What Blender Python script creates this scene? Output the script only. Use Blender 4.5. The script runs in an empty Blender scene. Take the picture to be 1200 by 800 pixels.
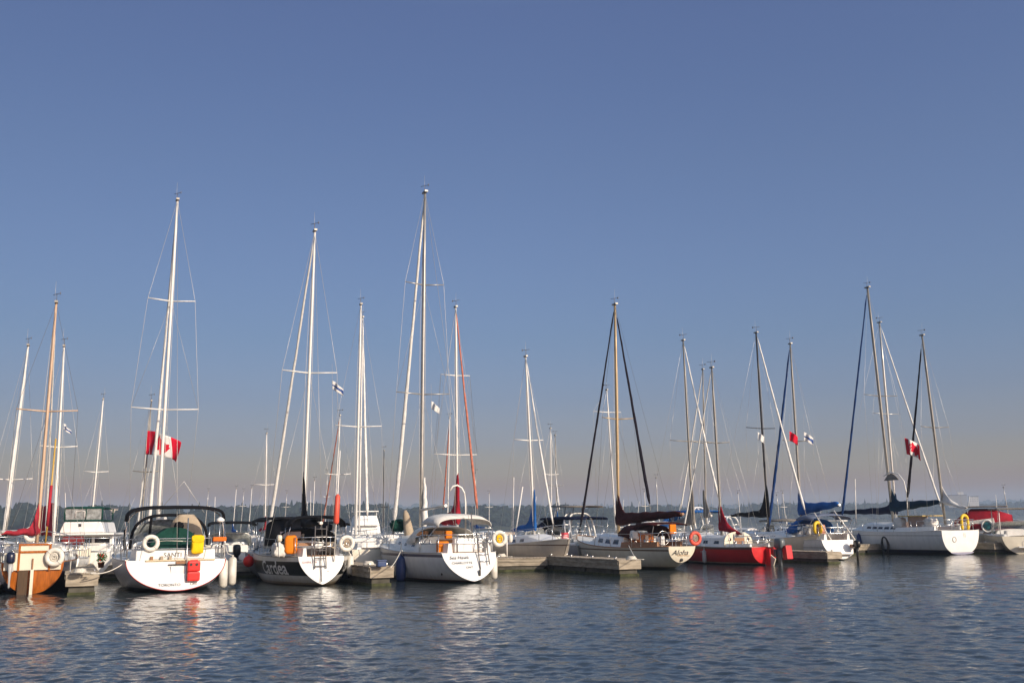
SKY_STRENGTH = .15
EXPOSURE = 0.0
SKY_RAMP = [(0.0, (0.863, 0.459, 0.212)), (0.031, (0.863, 0.459, 0.212)), (0.052, (0.749, 0.662, 0.742)), (0.082, (0.543, 0.568, 0.984)), (0.125, (0.437, 0.495, 0.901)), (0.185, (0.393, 0.474, 0.82)), (0.269, (0.412, 0.47, 0.775)), (0.351, (0.419, 0.463, 0.731)), (0.427, (0.419, 0.455, 0.721)), (0.492, (0.434, 0.455, 0.721)), (0.6, (0.95, 0.95, 1)), (1.0, (1, 1, 1))]
HAZE_COL, HAZE_D = (.64, .79, 1.0, 1), .00034
SLOPE = .135
import bpy, bmesh, math, random
import numpy as np
from mathutils import Matrix, Vector
rnd = random.Random(7)
PI = math.pi
S = bpy.context.scene
COL = S.collection

# ------------------------------------------------------------------ camera
F, CH = 1150.0, 1.9
PITCH, ROLL = math.atan(216.5 / F), -0.013
CM = Matrix.Translation((0, 0, CH)) @ Matrix.Rotation(PI / 2 + PITCH, 4, 'X') @ Matrix.Rotation(ROLL, 4, 'Z')
CI = CM.inverted()
cam = bpy.data.cameras.new('camera')
cam.sensor_width = 36; cam.lens = 36 * F / 1200; cam.clip_end = 20000; cam.clip_start = 0.1
co = bpy.data.objects.new('camera', cam); COL.objects.link(co)
co.matrix_world = CM
S.camera = co

def ray(px, py):
    return (CM.to_3x3() @ Vector(((px - 600) / F, (400 - py) / F, -1))).normalized()
def on_water(px, py, z=0.0):
    d = ray(px, py); return Vector((0, 0, CH)) + d * ((z - CH) / d.z)
def at_d(px, py, depth):
    d = ray(px, py); return Vector((0, 0, CH)) + d * (depth / d.y)
def project(p):
    q = CI @ Vector(p); return 600 - F * q.x / q.z, 400 + F * q.y / q.z

# ------------------------------------------------------------------ materials
MATS = {}
def mat(name, col, rough=.5, metal=0, var=.08, scale=3.0, bump=0.0, bscale=30, spec=.5, stretch=None, dirt=None):
    if name in MATS: return MATS[name]
    m = bpy.data.materials.new(name); m.use_nodes = True
    nt = m.node_tree; b = nt.nodes['Principled BSDF']
    b.inputs['Roughness'].default_value = rough; b.inputs['Metallic'].default_value = metal
    b.inputs['Specular IOR Level'].default_value = (.15 if rough >= .7 else spec)
    tc = nt.nodes.new('ShaderNodeTexCoord'); mp = nt.nodes.new('ShaderNodeMapping')
    nt.links.new(tc.outputs['Object'], mp.inputs['Vector'])
    if stretch: mp.inputs['Scale'].default_value = stretch
    n = nt.nodes.new('ShaderNodeTexNoise'); n.inputs['Scale'].default_value = scale; n.inputs['Detail'].default_value = 6
    nt.links.new(mp.outputs[0], n.inputs['Vector'])
    r = nt.nodes.new('ShaderNodeValToRGB')
    r.color_ramp.elements[0].position = .3; r.color_ramp.elements[1].position = .7
    c0 = [max(0, c * (1 - var)) for c in col]; c1 = [min(1, c * (1 + var)) for c in col]
    if dirt: c0 = list(dirt)
    r.color_ramp.elements[0].color = (*c0, 1); r.color_ramp.elements[1].color = (*c1, 1)
    nt.links.new(n.outputs['Fac'], r.inputs['Fac']); nt.links.new(r.outputs[0], b.inputs['Base Color'])
    if bump:
        n2 = nt.nodes.new('ShaderNodeTexNoise'); n2.inputs['Scale'].default_value = bscale; n2.inputs['Detail'].default_value = 4
        nt.links.new(mp.outputs[0], n2.inputs['Vector'])
        bp = nt.nodes.new('ShaderNodeBump'); bp.inputs['Strength'].default_value = bump; bp.inputs['Distance'].default_value = .02
        nt.links.new(n2.outputs['Fac'], bp.inputs['Height']); nt.links.new(bp.outputs[0], b.inputs['Normal'])
    MATS[name] = m; return m

def hull_mat(name, bands, rough=.28):
    """bands = [(z_top, colour), ...] bottom to top: painted bands, boot top, antifouling"""
    if name in MATS: return MATS[name]
    m = bpy.data.materials.new(name); m.use_nodes = True
    nt = m.node_tree; b = nt.nodes['Principled BSDF']; b.inputs['Roughness'].default_value = rough
    tc = nt.nodes.new('ShaderNodeTexCoord'); sp = nt.nodes.new('ShaderNodeSeparateXYZ')
    nt.links.new(tc.outputs['Object'], sp.inputs[0])
    n = nt.nodes.new('ShaderNodeTexNoise'); n.inputs['Scale'].default_value = 2.2; n.inputs['Detail'].default_value = 5
    mp = nt.nodes.new('ShaderNodeMapping'); mp.inputs['Scale'].default_value = (2.5, 2.5, .35)
    nt.links.new(tc.outputs['Object'], mp.inputs[0]); nt.links.new(mp.outputs[0], n.inputs['Vector'])
    ma = nt.nodes.new('ShaderNodeMapRange'); ma.inputs[1].default_value = -1; ma.inputs[2].default_value = 3
    nt.links.new(sp.outputs['Z'], ma.inputs[0])
    r = nt.nodes.new('ShaderNodeValToRGB'); r.color_ramp.interpolation = 'CONSTANT'
    els = r.color_ramp.elements
    pos = [0.0] + [(z + 1) / 4 for z, c in bands[:-1]]
    els[0].position = 0; els[0].color = (*bands[0][1], 1)
    els[1].position = pos[1] if len(pos) > 1 else 1; els[1].color = (*bands[min(1, len(bands) - 1)][1], 1)
    for p, (z, c) in list(zip(pos, bands))[2:]:
        e = els.new(p); e.color = (*c, 1)
    nt.links.new(ma.outputs[0], r.inputs['Fac'])
    mx = nt.nodes.new('ShaderNodeMix'); mx.data_type = 'RGBA'; mx.blend_type = 'MULTIPLY'
    mr = nt.nodes.new('ShaderNodeMapRange'); mr.inputs[1].default_value = .35; mr.inputs[2].default_value = .75; mr.inputs[3].default_value = 1; mr.inputs[4].default_value = .86
    nt.links.new(n.outputs['Fac'], mr.inputs[0])
    cb = nt.nodes.new('ShaderNodeCombineColor')
    for k in range(3): nt.links.new(mr.outputs[0], cb.inputs[k])
    mx.inputs['Factor'].default_value = 1
    nt.links.new(r.outputs[0], mx.inputs['A']); nt.links.new(cb.outputs[0], mx.inputs['B'])
    # tide-line scum: a ragged yellow-brown film just above the water
    n3 = nt.nodes.new('ShaderNodeTexNoise'); n3.inputs['Scale'].default_value = 5; n3.inputs['Detail'].default_value = 6
    nt.links.new(mp.outputs[0], n3.inputs['Vector'])
    ad = nt.nodes.new('ShaderNodeMath'); ad.operation = 'MULTIPLY_ADD'; ad.inputs[1].default_value = .45; ad.inputs[2].default_value = -.12
    nt.links.new(n3.outputs['Fac'], ad.inputs[0])
    df = nt.nodes.new('ShaderNodeMath'); df.operation = 'SUBTRACT'; nt.links.new(ad.outputs[0], df.inputs[0]); nt.links.new(sp.outputs['Z'], df.inputs[1])
    sm = nt.nodes.new('ShaderNodeMapRange'); sm.inputs[1].default_value = -.12; sm.inputs[2].default_value = .12; sm.inputs[4].default_value = .55; nt.links.new(df.outputs[0], sm.inputs[0])
    m3 = nt.nodes.new('ShaderNodeMix'); m3.data_type = 'RGBA'; m3.blend_type = 'MULTIPLY'; m3.inputs['B'].default_value = (.55, .45, .28, 1)
    nt.links.new(sm.outputs[0], m3.inputs['Factor']); nt.links.new(mx.outputs['Result'], m3.inputs['A'])
    nt.links.new(m3.outputs['Result'], b.inputs['Base Color'])
    MATS[name] = m; return m

WHITE = (.78, .76, .72)
def G(k): return MATS[k]
mat('gelcoat', (.84, .83, .80), .3, var=.05)
mat('transom_gelcoat', (.83, .82, .79), .3, var=.05, scale=2.5, stretch=(3, 4, .5), dirt=(.74, .71, .64))
mat('cream_gelcoat', (.76, .69, .55), .35, var=.06)
mat('shadow_brown', (.07, .035, .012), .6, var=.3, stretch=(8, 8, 1))
mat('mast_grey_alu', (.42, .4, .37), .38, .45, var=.1)
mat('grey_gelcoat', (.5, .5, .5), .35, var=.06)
mat('deck_white', (.76, .75, .71), .5, var=.08, bump=.2)
mat('alu', (.62, .6, .56), .35, .55, var=.08)
mat('white_mast', (.78, .75, .7), .35, var=.05)
mat('gold_mast', (.5, .36, .2), .4, .3, var=.1)
mat('wood_mast', (.58, .4, .27), .4, var=.15, stretch=(4, 4, .5))
mat('dark_mast', (.05, .05, .055), .4, .3, var=.1)
mat('grey_mast', (.3, .28, .25), .45, .4, var=.1)
mat('stainless', (.6, .6, .6), .22, .9, var=.05)
mat('wire', (.55, .54, .52), .4, .5, var=.05)
mat('dark_wire', (.12, .11, .11), .5, 0, var=.1)
mat('rope_white', (.7, .66, .58), .8, var=.15, scale=40)
mat('glass', (.015, .018, .022), .08, var=.2, spec=.8)
mat('clear_vinyl', (.28, .3, .3), .12, var=.4, scale=8, spec=.8)
mat('black', (.012, .012, .013), .45, var=.2)
mat('black_canvas', (.006, .006, .008), .8, var=.25, bump=.9, bscale=7)
mat('navy_canvas', (.006, .010, .035), .8, var=.25, bump=.9, bscale=7)
mat('blue_canvas', (.016, .10, .33), .8, var=.2, bump=.9, bscale=7)
mat('teal_canvas', (.006, .032, .065), .8, var=.2, bump=.9, bscale=7)
mat('red_canvas', (.4, .03, .045), .8, var=.2, bump=.9, bscale=7)
mat('dark_red_canvas', (.28, .012, .024), .8, var=.2, bump=.9, bscale=7)
mat('maroon_canvas', (.05, .010, .010), .85, var=.25, bump=.9, bscale=7)
mat('green_canvas', (.008, .05, .038), .8, var=.2, bump=.9, bscale=7)
mat('white_canvas', (.72, .69, .64), .8, var=.1, bump=.9, bscale=7)
mat('tan_canvas', (.42, .34, .25), .8, var=.15, bump=.9, bscale=7)
mat('grey_canvas', (.22, .2, .18), .8, var=.15, bump=.9, bscale=7)
mat('sail', (.74, .72, .68), .7, var=.1, scale=6, bump=.4, bscale=12)
mat('furl_dark', (.012, .009, .016), .8, var=.4, scale=6, bump=.4, bscale=12)
mat('furl_blue', (.010, .04, .15), .8, var=.3, scale=6, bump=.4, bscale=12)
mat('furl_red', (.5, .17, .11), .8, var=.3, scale=6, bump=.4, bscale=12)
mat('orange_fabric', (.72, .2, .01), .7, var=.15, bump=.4)
mat('yellow_fabric', (.85, .55, .01), .7, var=.12, bump=.5, bscale=20)
mat('red_plastic', (.68, .02, .015), .35, var=.1)
mat('orange_buoy', (.75, .09, .05), .5, var=.1)
mat('yellow_buoy', (.85, .55, .02), .5, var=.1)
mat('white_buoy', (.78, .74, .66), .55, var=.1)
mat('fender_white', (.76, .73, .68), .45, var=.1, dirt=(.5, .47, .4))
mat('fender_blue', (.015, .04, .14), .45, var=.15)
mat('fender_grey', (.42, .42, .42), .45, var=.15)
mat('varnish', (.38, .105, .012), .25, var=.3, scale=2.5, stretch=(8, 8, .8))
mat('teak', (.3, .14, .06), .5, var=.25, stretch=(2, 12, 12))
mat('outboard_grey', (.12, .14, .15), .35, var=.1)
mat('outboard_navy', (.015, .02, .05), .3, var=.1)
mat('outboard_black', (.01, .01, .01), .3, var=.1)
mat('antifoul_red', (.28, .03, .02), .6, var=.2)
mat('red_hull_paint', (.6, .015, .02), .3, var=.08)
mat('lettering_black', (.03, .03, .035), .5, var=.05)
mat('lettering_white', (.78, .76, .74), .5, var=.05)
mat('lettering_gold', (.42, .2, .03), .4, var=.05)
mat('lettering_red', (.35, .1, .12), .5, var=.05)
mat('flag_red', (.62, .01, .035), .7, var=.06)
mat('flag_white', (.78, .76, .73), .7, var=.04)
mat('flag_blue', (.05, .1, .3), .7, var=.1)
mat('dock_plank', (.36, .31, .25), .85, var=.3, scale=3, bump=.5, bscale=20, stretch=(1, 9, 1))
mat('dock_fascia', (.36, .31, .24), .85, var=.35, scale=2.2, bump=.5, bscale=18, stretch=(1, 1, 5))
mat('dock_float', (.09, .085, .07), .85, var=.4, scale=3, bump=.5)
mat('algae', (.06, .065, .03), .8, var=.5, scale=4)
mat('bin_blue', (.01, .04, .14), .5, var=.1)
mat('plant_green', (.04, .1, .025), .8, var=.4, scale=20)
mat('flower_red', (.6, .02, .02), .6, var=.2)
mat('terracotta', (.35, .14, .07), .8, var=.2)
mat('building_white', (.62, .58, .54), .8, var=.1, scale=.2)
mat('building_beige', (.48, .4, .32), .8, var=.1, scale=.2)
mat('building_grey', (.3, .28, .27), .8, var=.1, scale=.2)
mat('roof_dark', (.1, .08, .08), .8, var=.2, scale=.2)
mat('breakwater_conc', (.42, .34, .27), .9, var=.35, scale=.4, bump=.5, bscale=2)
mat('hill_soil', (.035, .04, .025), .95, var=.4, scale=.02)
mat('orange_cover', (.7, .16, .02), .8, var=.2, bump=.4)

# ------------------------------------------------------------------ mesh builder
class MB:
    def __init__(s): s.v = []; s.f = []; s.sm = []; s.mi = []
    def add(s, verts, faces, smooth=False, mi=0):
        o = len(s.v); s.v.extend([tuple(p) for p in verts])
        for f in faces: s.f.append([o + i for i in f]); s.sm.append(smooth); s.mi.append(mi)
        return s
    def box(s, c, d, rot=None, ch=0.0, mi=0):
        hx, hy, hz = d[0] / 2, d[1] / 2, d[2] / 2
        ch = min(ch, hx * .9, hy * .9, hz * .9)
        if ch <= 0:
            P = [Vector((sx * hx, sy * hy, sz * hz)) for sz in (-1, 1) for sx, sy in ((-1, -1), (1, -1), (1, 1), (-1, 1))]
            Fc = [(3, 2, 1, 0), (4, 5, 6, 7), (0, 1, 5, 4), (1, 2, 6, 5), (2, 3, 7, 6), (3, 0, 4, 7)]
            if rot: P = [rot @ p for p in P]
            return s.add([p + Vector(c) for p in P], Fc, mi=mi)
        bm = bmesh.new(); bmesh.ops.create_cube(bm, size=1)
        for v in bm.verts: v.co = Vector((v.co.x * 2 * hx, v.co.y * 2 * hy, v.co.z * 2 * hz))
        bmesh.ops.bevel(bm, geom=list(bm.edges), offset=ch, segments=2, affect='EDGES', profile=.6)
        bm.verts.index_update()
        P = [v.co.copy() for v in bm.verts]
        if rot: P = [rot @ p for p in P]
        s.add([p + Vector(c) for p in P], [[v.index for v in f.verts] for f in bm.faces], mi=mi)
        bm.free(); return s
    def tube(s, pts, r, n=8, cap=True, closed=False, mi=0, ry=None):
        pts = [Vector(p) for p in pts]; m = len(pts)
        rs = r if isinstance(r, (list, tuple)) else [r] * m
        t = []
        for i in range(m):
            if closed: d = pts[(i + 1) % m] - pts[i - 1]
            else: d = pts[min(i + 1, m - 1)] - pts[max(i - 1, 0)]
            t.append(d.normalized() if d.length > 1e-9 else Vector((0, 0, 1)))
        u = t[0].orthogonal().normalized()
        if abs(t[0].z) > .8:   # keep ellipse axes aligned fore/aft for masts
            u = (Vector((1, 0, 0)) - t[0] * t[0].x).normalized()
        V = []
        for i in range(m):
            u = (u - t[i] * u.dot(t[i])).normalized(); w = t[i].cross(u)
            for k in range(n):
                a = 2 * PI * k / n
                V.append(pts[i] + u * (math.cos(a) * rs[i]) + w * (math.sin(a) * rs[i] * (ry or 1)))
        Fc = []
        for i in range(m if closed else m - 1):
            j = (i + 1) % m
            for k in range(n):
                k2 = (k + 1) % n
                Fc.append((i * n + k, i * n + k2, j * n + k2, j * n + k))
        s.add(V, Fc, True, mi)
        if cap and not closed:
            o = len(s.v) - m * n
            s.f.append([o + k for k in range(n)][::-1]); s.sm.append(False); s.mi.append(mi)
            s.f.append([o + (m - 1) * n + k for k in range(n)]); s.sm.append(False); s.mi.append(mi)
        return s
    def loft(s, rings, closed=True, cap=True, smooth=True, mi=0):
        n = len(rings[0]); V = [p for r in rings for p in r]; Fc = []
        for i in range(len(rings) - 1):
            for k in range(n if closed else n - 1):
                k2 = (k + 1) % n
                Fc.append((i * n + k, i * n + k2, (i + 1) * n + k2, (i + 1) * n + k))
        s.add(V, Fc, smooth, mi)
        if cap and closed:
            o = len(s.v) - len(V)
            s.f.append([o + k for k in range(n)][::-1]); s.sm.append(False); s.mi.append(mi)
            s.f.append([o + (len(rings) - 1) * n + k for k in range(n)]); s.sm.append(False); s.mi.append(mi)
        return s
    def lathe(s, prof, c, n=14, axis='Z', mi=0):
        rings = []
        for r, h in prof:
            ring = []
            for k in range(n):
                a = 2 * PI * k / n; x, y = r * math.cos(a), r * math.sin(a)
                p = {'Z': (x, y, h), 'X': (h, x, y), 'Y': (y, h, x)}[axis]
                ring.append(Vector(c) + Vector(p))
            rings.append(ring)
        return s.loft(rings, mi=mi)
    def build(s, name, m, parent=None, recalc=True):
        me = bpy.data.meshes.new(name)
        me.from_pydata(s.v, [], s.f)
        me.polygons.foreach_set('use_smooth', s.sm)
        me.polygons.foreach_set('material_index', s.mi)
        for mm in (m if isinstance(m, (list, tuple)) else [m]): me.materials.append(mm)
        if recalc:
            bm = bmesh.new(); bm.from_mesh(me); bmesh.ops.recalc_face_normals(bm, faces=bm.faces); bm.to_mesh(me); bm.free()
        me.update()
        o = bpy.data.objects.new(name, me); COL.objects.link(o)
        if parent: o.parent = parent
        return o

def tag(o, label=None, cat=None, group=None, kind=None):
    if label: o['label'] = label
    if cat: o['category'] = cat
    if group: o['group'] = group
    if kind: o['kind'] = kind
    return o
def empty(name, M):
    o = bpy.data.objects.new(name, None); COL.objects.link(o); o.matrix_world = M; o.empty_display_size = .3; return o
def solid(o, th):
    md = o.modifiers.new('thick', 'SOLIDIFY'); md.thickness = th; md.offset = 0; return o

def text_mesh(body, size, xs=1.0, shear=0.0, bold=0.0):
    cu = bpy.data.curves.new('t', 'FONT'); cu.body = body; cu.size = size; cu.align_x = 'CENTER'; cu.align_y = 'CENTER'; cu.shear = shear; cu.offset = bold
    cu.resolution_u = 4
    ob = bpy.data.objects.new('t', cu); COL.objects.link(ob)
    dg = bpy.context.evaluated_depsgraph_get()
    me = bpy.data.meshes.new_from_object(ob.evaluated_get(dg))
    V = [(v.co.x * xs, v.co.y) for v in me.vertices]; Fc = [list(p.vertices) for p in me.polygons]
    bpy.data.objects.remove(ob); bpy.data.curves.remove(cu); bpy.data.meshes.remove(me)
    return V, Fc

def lettering(body, size, fn, material, parent, name='lettering', **kw):
    V, Fc = text_mesh(body, size, **kw)
    mb = MB(); mb.add([fn(u, v) for u, v in V], Fc)
    return mb.build(name, material, parent, recalc=False)

# ------------------------------------------------------------------ boats
def heading_matrix(pos, deg):
    """local +x = bow direction, deg = degrees to the west of straight away from the camera"""
    a = math.radians(deg); h = Vector((-math.sin(a), math.cos(a), 0))
    return Matrix.Translation(pos) @ Matrix.Rotation(math.atan2(h.y, h.x), 4, 'Z')

class Boat:
    def __init__(s, name, label, pos, deg, L, B, fs=1.0, fb=1.3, tw=.75, n=2.0, m=2.0, zbs=.02, dr=.45, rs=.25, rb=.9, dip=.08, tm=.42, nm=2.2, cat='sailboat', group=None):
        s.L, s.B, s.fs, s.fb, s.tw, s.n, s.m, s.zbs, s.dr, s.rs, s.rb, s.dip, s.tm, s.nm = L, B, fs, fb, tw, n, m, zbs, dr, rs, rb, dip, tm, nm
        pos = Vector((pos[0], pos[1], 0))
        s.M = heading_matrix(pos, deg); s.I = s.M.inverted()
        s.root = tag(empty(name, s.M), label, cat, group or 'boats moored in the marina')
    # shape functions
    def half(s, t):
        if t < s.tm: f = s.tw + (1 - s.tw) * math.sin(PI / 2 * t / s.tm)
        else: f = max(0.0, math.cos(PI / 2 * ((t - s.tm) / (1 - s.tm)) ** 1.35)) ** .9
        return s.B / 2 * f
    def nt(s, t): return s.n + (s.nm - s.n) * math.sin(PI / 2 * min(1, t / .3)) - max(0, t - .6) * 1.4
    def sheer(s, t): return s.fs + (s.fb - s.fs) * t ** 1.5 - s.dip * math.sin(PI * t)
    def zbot(s, t):
        if t < .4: k = math.sin(PI / 2 * t / .4); return s.zbs + (-s.dr - s.zbs) * k
        return -s.dr + (s.dr * .75) * ((t - .4) / .6) ** 2
    def px(s, t, z):
        zs, zb = s.sheer(t), s.zbot(t)
        return s.L * t - s.rb * max(0, zs - z) / s.fb * t ** 6 + (1 - t) ** 5 * s.rs * (z - zb)
    def sec(s, t, v, side=1):
        th = v * PI / 2; zs, zb = s.sheer(t), s.zbot(t); b = max(s.half(t), .015)
        y = b * max(0, math.cos(th)) ** (2 / s.nt(t)); z = zs - (zs - zb) * math.sin(th) ** (2 / s.m)
        return Vector((s.px(t, z), side * y, z))
    def side_at(s, x, z, side=1, off=.006):
        t = min(.995, max(.0, x / s.L))
        for _ in range(4):
            t += (x - s.px(t, z)) / s.L; t = min(.995, max(0, t))
        zs, zb = s.sheer(t), s.zbot(t); b = s.half(t)
        q = min(1, max(0, (zs - z) / (zs - zb))); th = math.asin(q ** (s.m / 2))
        return Vector((x, side * (b * math.cos(th) ** (2 / s.nt(t)) + off), z))
    def part(s, mb, name, m, parent=None): return mb.build(name, m, parent or s.root)
    def hull(s, m, transom_m=None, deck_m=None, rail_m=None, NS=26, NV=12):
        ts = [i / (NS - 1) for i in range(NS)]
        rings = []
        for t in ts:
            rings.append([s.sec(t, v / NV, 1) for v in range(NV + 1)] + [s.sec(t, v / NV, -1) for v in range(NV - 1, -1, -1)])
        mb = MB(); mb.loft(rings, closed=False, cap=False)
        s.h = s.part(mb, 'hull', m)
        st = rings[0]; c = sum(st, Vector()) / len(st)
        mb = MB()
        # transom as a gently crowned panel
        rr = [[c + (p - c) * k + Vector((-.05 * (1 - k * k), 0, 0)) for p in st] for k in (1, .66, .33, .02)]
        mb.loft(rr, closed=True, cap=False); o = len(mb.v) - len(st)
        mb.f.append([o + i for i in range(len(st))]); mb.sm.append(True); mb.mi.append(0)
        s.part(mb, 'transom', transom_m or G('transom_gelcoat'))
        # deck with camber
        mb = MB(); dk = []
        for t in ts:
            b = max(s.half(t) - .02, .01); z = s.sheer(t) - .03
            dk.append([Vector((s.px(t, z), b * k, z + .06 * (1 - k * k) * b)) for k in (1, .6, .2, -.2, -.6, -1)])
        mb.loft(dk, closed=False, cap=False)
        s.part(mb, 'deck', deck_m or G('deck_white'))
        mb = MB()
        pts = [s.sec(t, 0, 1) + Vector((0, 0, .012)) for t in ts] + [s.sec(t, 0, -1) + Vector((0, 0, .012)) for t in reversed(ts[:-1])]
        mb.tube(pts, .022, 6)
        s.part(mb, 'toe_rail', rail_m or G('alu'))
        return s
    def dz(s, x): return s.sheer(min(1, max(0, x / s.L)))
    def cabin(s, x0, x1, h=.45, wf=.62, m=None, front=1.2, win=3, win_m=None, ww=.45, wh=.16, win_z=.55, wf_aft=None):
        """coachroof from x0 (aft) to x1 (front), sloping down over the last `front` metres"""
        m = m or G('gelcoat'); sts = []
        xs = [x0, x0 + (x1 - front - x0) * .5, x1 - front, x1 - front * .5, x1]
        hs = [h * 1.05, h, h * .92, h * .55, .06]
        ws = [wf * (wf_aft or 1), wf, wf, wf * .92, wf * .75]
        s.cab = (xs, hs, ws); rings = []
        for x, hh, w in zip(xs, hs, ws):
            b = s.half(x / s.L) * w; z = s.dz(x) - .03; tp = b * .84
            rings.append([Vector((x, b, z)), Vector((x - .02, tp, z + hh * .86)), Vector((x - .03, tp * .86, z + hh * .98)), Vector((x - .03, tp * .4, z + hh + .05)), Vector((x - .03, -tp * .4, z + hh + .05)),
                          Vector((x - .03, -tp * .86, z + hh * .98)), Vector((x - .02, -tp, z + hh * .86)), Vector((x, -b, z))])
        mb = MB(); mb.loft(rings, closed=True, cap=True, smooth=False)
        c = s.part(mb, 'cabin', m); s.c = c
        def wall(x, v, side, off=.008):
            i = max(k for k in range(len(xs) - 1) if xs[k] <= x + 1e-6); f = (x - xs[i]) / (xs[i + 1] - xs[i])
            b0, b1 = s.half(xs[i] / s.L) * ws[i], s.half(xs[i + 1] / s.L) * ws[i + 1]
            b = b0 + (b1 - b0) * f; hh = hs[i] + (hs[i + 1] - hs[i]) * f; z = (s.dz(xs[i]) * (1 - f) + s.dz(xs[i + 1]) * f) - .03
            return Vector((x, side * (b * (1 - .16 * v) + off), z + hh * .86 * v))
        s.wall = wall
        if win:
            span = (x1 - front - x0) - .3; step = span / win
            for side in (1, -1):
                for k in range(win):
                    xa = x0 + .2 + step * k + (step - min(ww, step * .8)) / 2; xb = xa + min(ww, step * .8)
                    v0, v1 = win_z - wh / h / 2, win_z + wh / h / 2
                    q = [wall(xa, v0, side), wall(xb, v0, side), wall(xb - .04, v1, side), wall(xa + .03, v1, side)]
                    q2 = [p - Vector((0, side * .03, 0)) for p in q]
                    mb = MB(); mb.add(q + q2, [(0, 1, 2, 3), (7, 6, 5, 4), (0, 4, 5, 1), (1, 5, 6, 2), (2, 6, 7, 3), (3, 7, 4, 0)])
                    s.part(mb, 'window', win_m or G('glass'), c)
        return s
    def cockpit(s, x0, x1, h=.28, m=None, wood=False, hatch=True):
        m = m or G('gelcoat')
        for side in (1, -1):
            mb = MB(); rings = []
            for x in (x0, (x0 + x1) / 2, x1):
                b = s.half(x / s.L); z = s.dz(x) - .03
                rings.append([Vector((x, side * b * .72, z)), Vector((x, side * b * .68, z + h)), Vector((x, side * b * .58, z + h)), Vector((x, side * b * .54, z))])
            mb.loft(rings, smooth=False); s.part(mb, 'coaming', m)
        mb = MB(); mb.box(((x0 + x1) / 2, 0, s.dz(x0) + .02), (x1 - x0 - .1, s.half(x0 / s.L) * .95, .03)); s.part(mb, 'cockpit_sole', G('teak'))
        if hatch:
            mb = MB(); mb.box((x1 - .012 - .03, 0, s.dz(x1) + .22), (.05, .55, .42)); s.part(mb, 'companionway', G('teak'))
        for side in (1, -1):
            b = s.half(((x0 + x1) / 2) / s.L)
            for x in (x0 + (x1 - x0) * .3, x0 + (x1 - x0) * .62):
                mb = MB(); mb.lathe([(.06, 0), (.06, .02), (.042, .04), (.04, .09), (.058, .11), (.05, .125), (.01, .13)], (x, side * b * .63, s.dz(x) - .03 + h), 10); s.part(mb, 'winch', G('stainless'))
        mb = MB(); cx, cy, cz = x0 + .25, -s.half(x0 / s.L) * .63, s.dz(x0) + h + .0
        mb.tube([(cx + (.1 + .012 * math.sin(k * 1.7)) * math.cos(k * .7), cy + .1 * math.sin(k * .7), cz + .0025 * k) for k in range(40)], .012, 5); s.part(mb, 'coiled_rope', G('rope_white'))
        return s
    def tubes(s, name, lines, r, m, parent=None):
        mb = MB()
        for l in lines: mb.tube(l, r, 6)
        return s.part(mb, name, m, parent)
    def pushpit(s, h=.62, xf=1.3, gate=None, m=None):
        m = m or G('stainless')
        def P(t, k, z, side): p = s.sec(max(0, t), 0, side); return Vector((p.x + .06, p.y * k, s.dz(t * s.L) + z))
        T = xf / s.L
        for z in (h, h * .52):
            pts = [P(T, .95, z, 1), P(T * .5, .95, z, 1), P(.03, .95, z, 1), P(.0, .85, z, 1), P(0, .3, z, 1), P(0, -.3, z, 1), P(0, .85, z, -1), P(.03, .95, z, -1), P(T * .5, .95, z, -1), P(T, .95, z, -1)]
            pts[5] = Vector((pts[4].x, -pts[4].y, pts[4].z))
            s.tubes('stern_rail', [pts], .016, m)
        for side in (1, -1):
            for t, k in ((T, .95), (.03, .95), (0, .4)):
                s.tubes('rail_post', [[P(t, k, -.02, side), P(t, k, h, side)]], .016, m)
        return s
    def lifelines(s, x0, x1, h=.6, n=4, m=None, pulpit=True):
        m = m or G('stainless')
        for side in (1, -1):
            xs = [x0 + (x1 - x0) * i / (n - 1) for i in range(n)]
            P = lambda x, z: Vector((x, side * s.half(x / s.L) * .96, s.dz(x) + z))
            for x in xs: s.tubes('stanchion', [[P(x, -.02), P(x, h)]], .014, m)
            for z in (h - .01, h * .5):
                s.tubes('lifeline', [[P(x, z) for x in xs]], .006, G('wire'))
        if pulpit:
            x = x1; tip = Vector((s.L + .05, 0, s.dz(s.L) + h))
            P = lambda x, z, k: Vector((x, k * s.half(x / s.L) * .96, s.dz(x) + z))
            xm = (x1 + s.L) / 2
            s.tubes('bow_rail', [[P(x1, h, 1), P(xm, h + .02, 1), tip, P(xm, h + .02, -1), P(x1, h, -1)]], .017, m)
            for k in (1, -1): s.tubes('rail_post', [[P(xm, -.02, k), P(xm, h + .02, k)]], .015, m)
        return s
    def to_local(s, w): return s.I @ w
    def x_for_px(s, px, z=1.5, lo=0.0, hi=None):
        lo, hi = -1.0, (hi or s.L + 1)
        f = lambda x: project(s.M @ Vector((x, 0, z)))[0] - px
        a, b = f(lo), f(hi)
        if a * b > 0: return lo if abs(a) < abs(b) else hi
        for _ in range(40):
            mid = (lo + hi) / 2
            if f(mid) * a > 0: lo = mid
            else: hi = mid
        return (lo + hi) / 2
    def mast(s, x, top_px, m, r=.075, spreaders=(), foot=None, shrouds=True, back=True, fore=None, vane=True, wire=None, wr=.006, radar=False, name='mast'):
        """x = local foot; top_px = pixel of the mast head, taken at the foot's own depth"""
        z0 = foot if foot is not None else s.dz(x) + .3
        F0 = Vector((x, 0, z0)); d = (s.M @ F0).y
        T = s.to_local(at_d(top_px[0], top_px[1], d))
        k = 5; mb = MB()
        pts = [F0 + (T - F0) * (i / k) for i in range(k + 1)]
        mb.tube(pts, [r, r, r, r, r * .95, r * .72], 12, ry=.72)
        mo = s.part(mb, name, m); s.T, s.F0 = T, F0
        wire = wire or G('wire')
        tips = []
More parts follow.
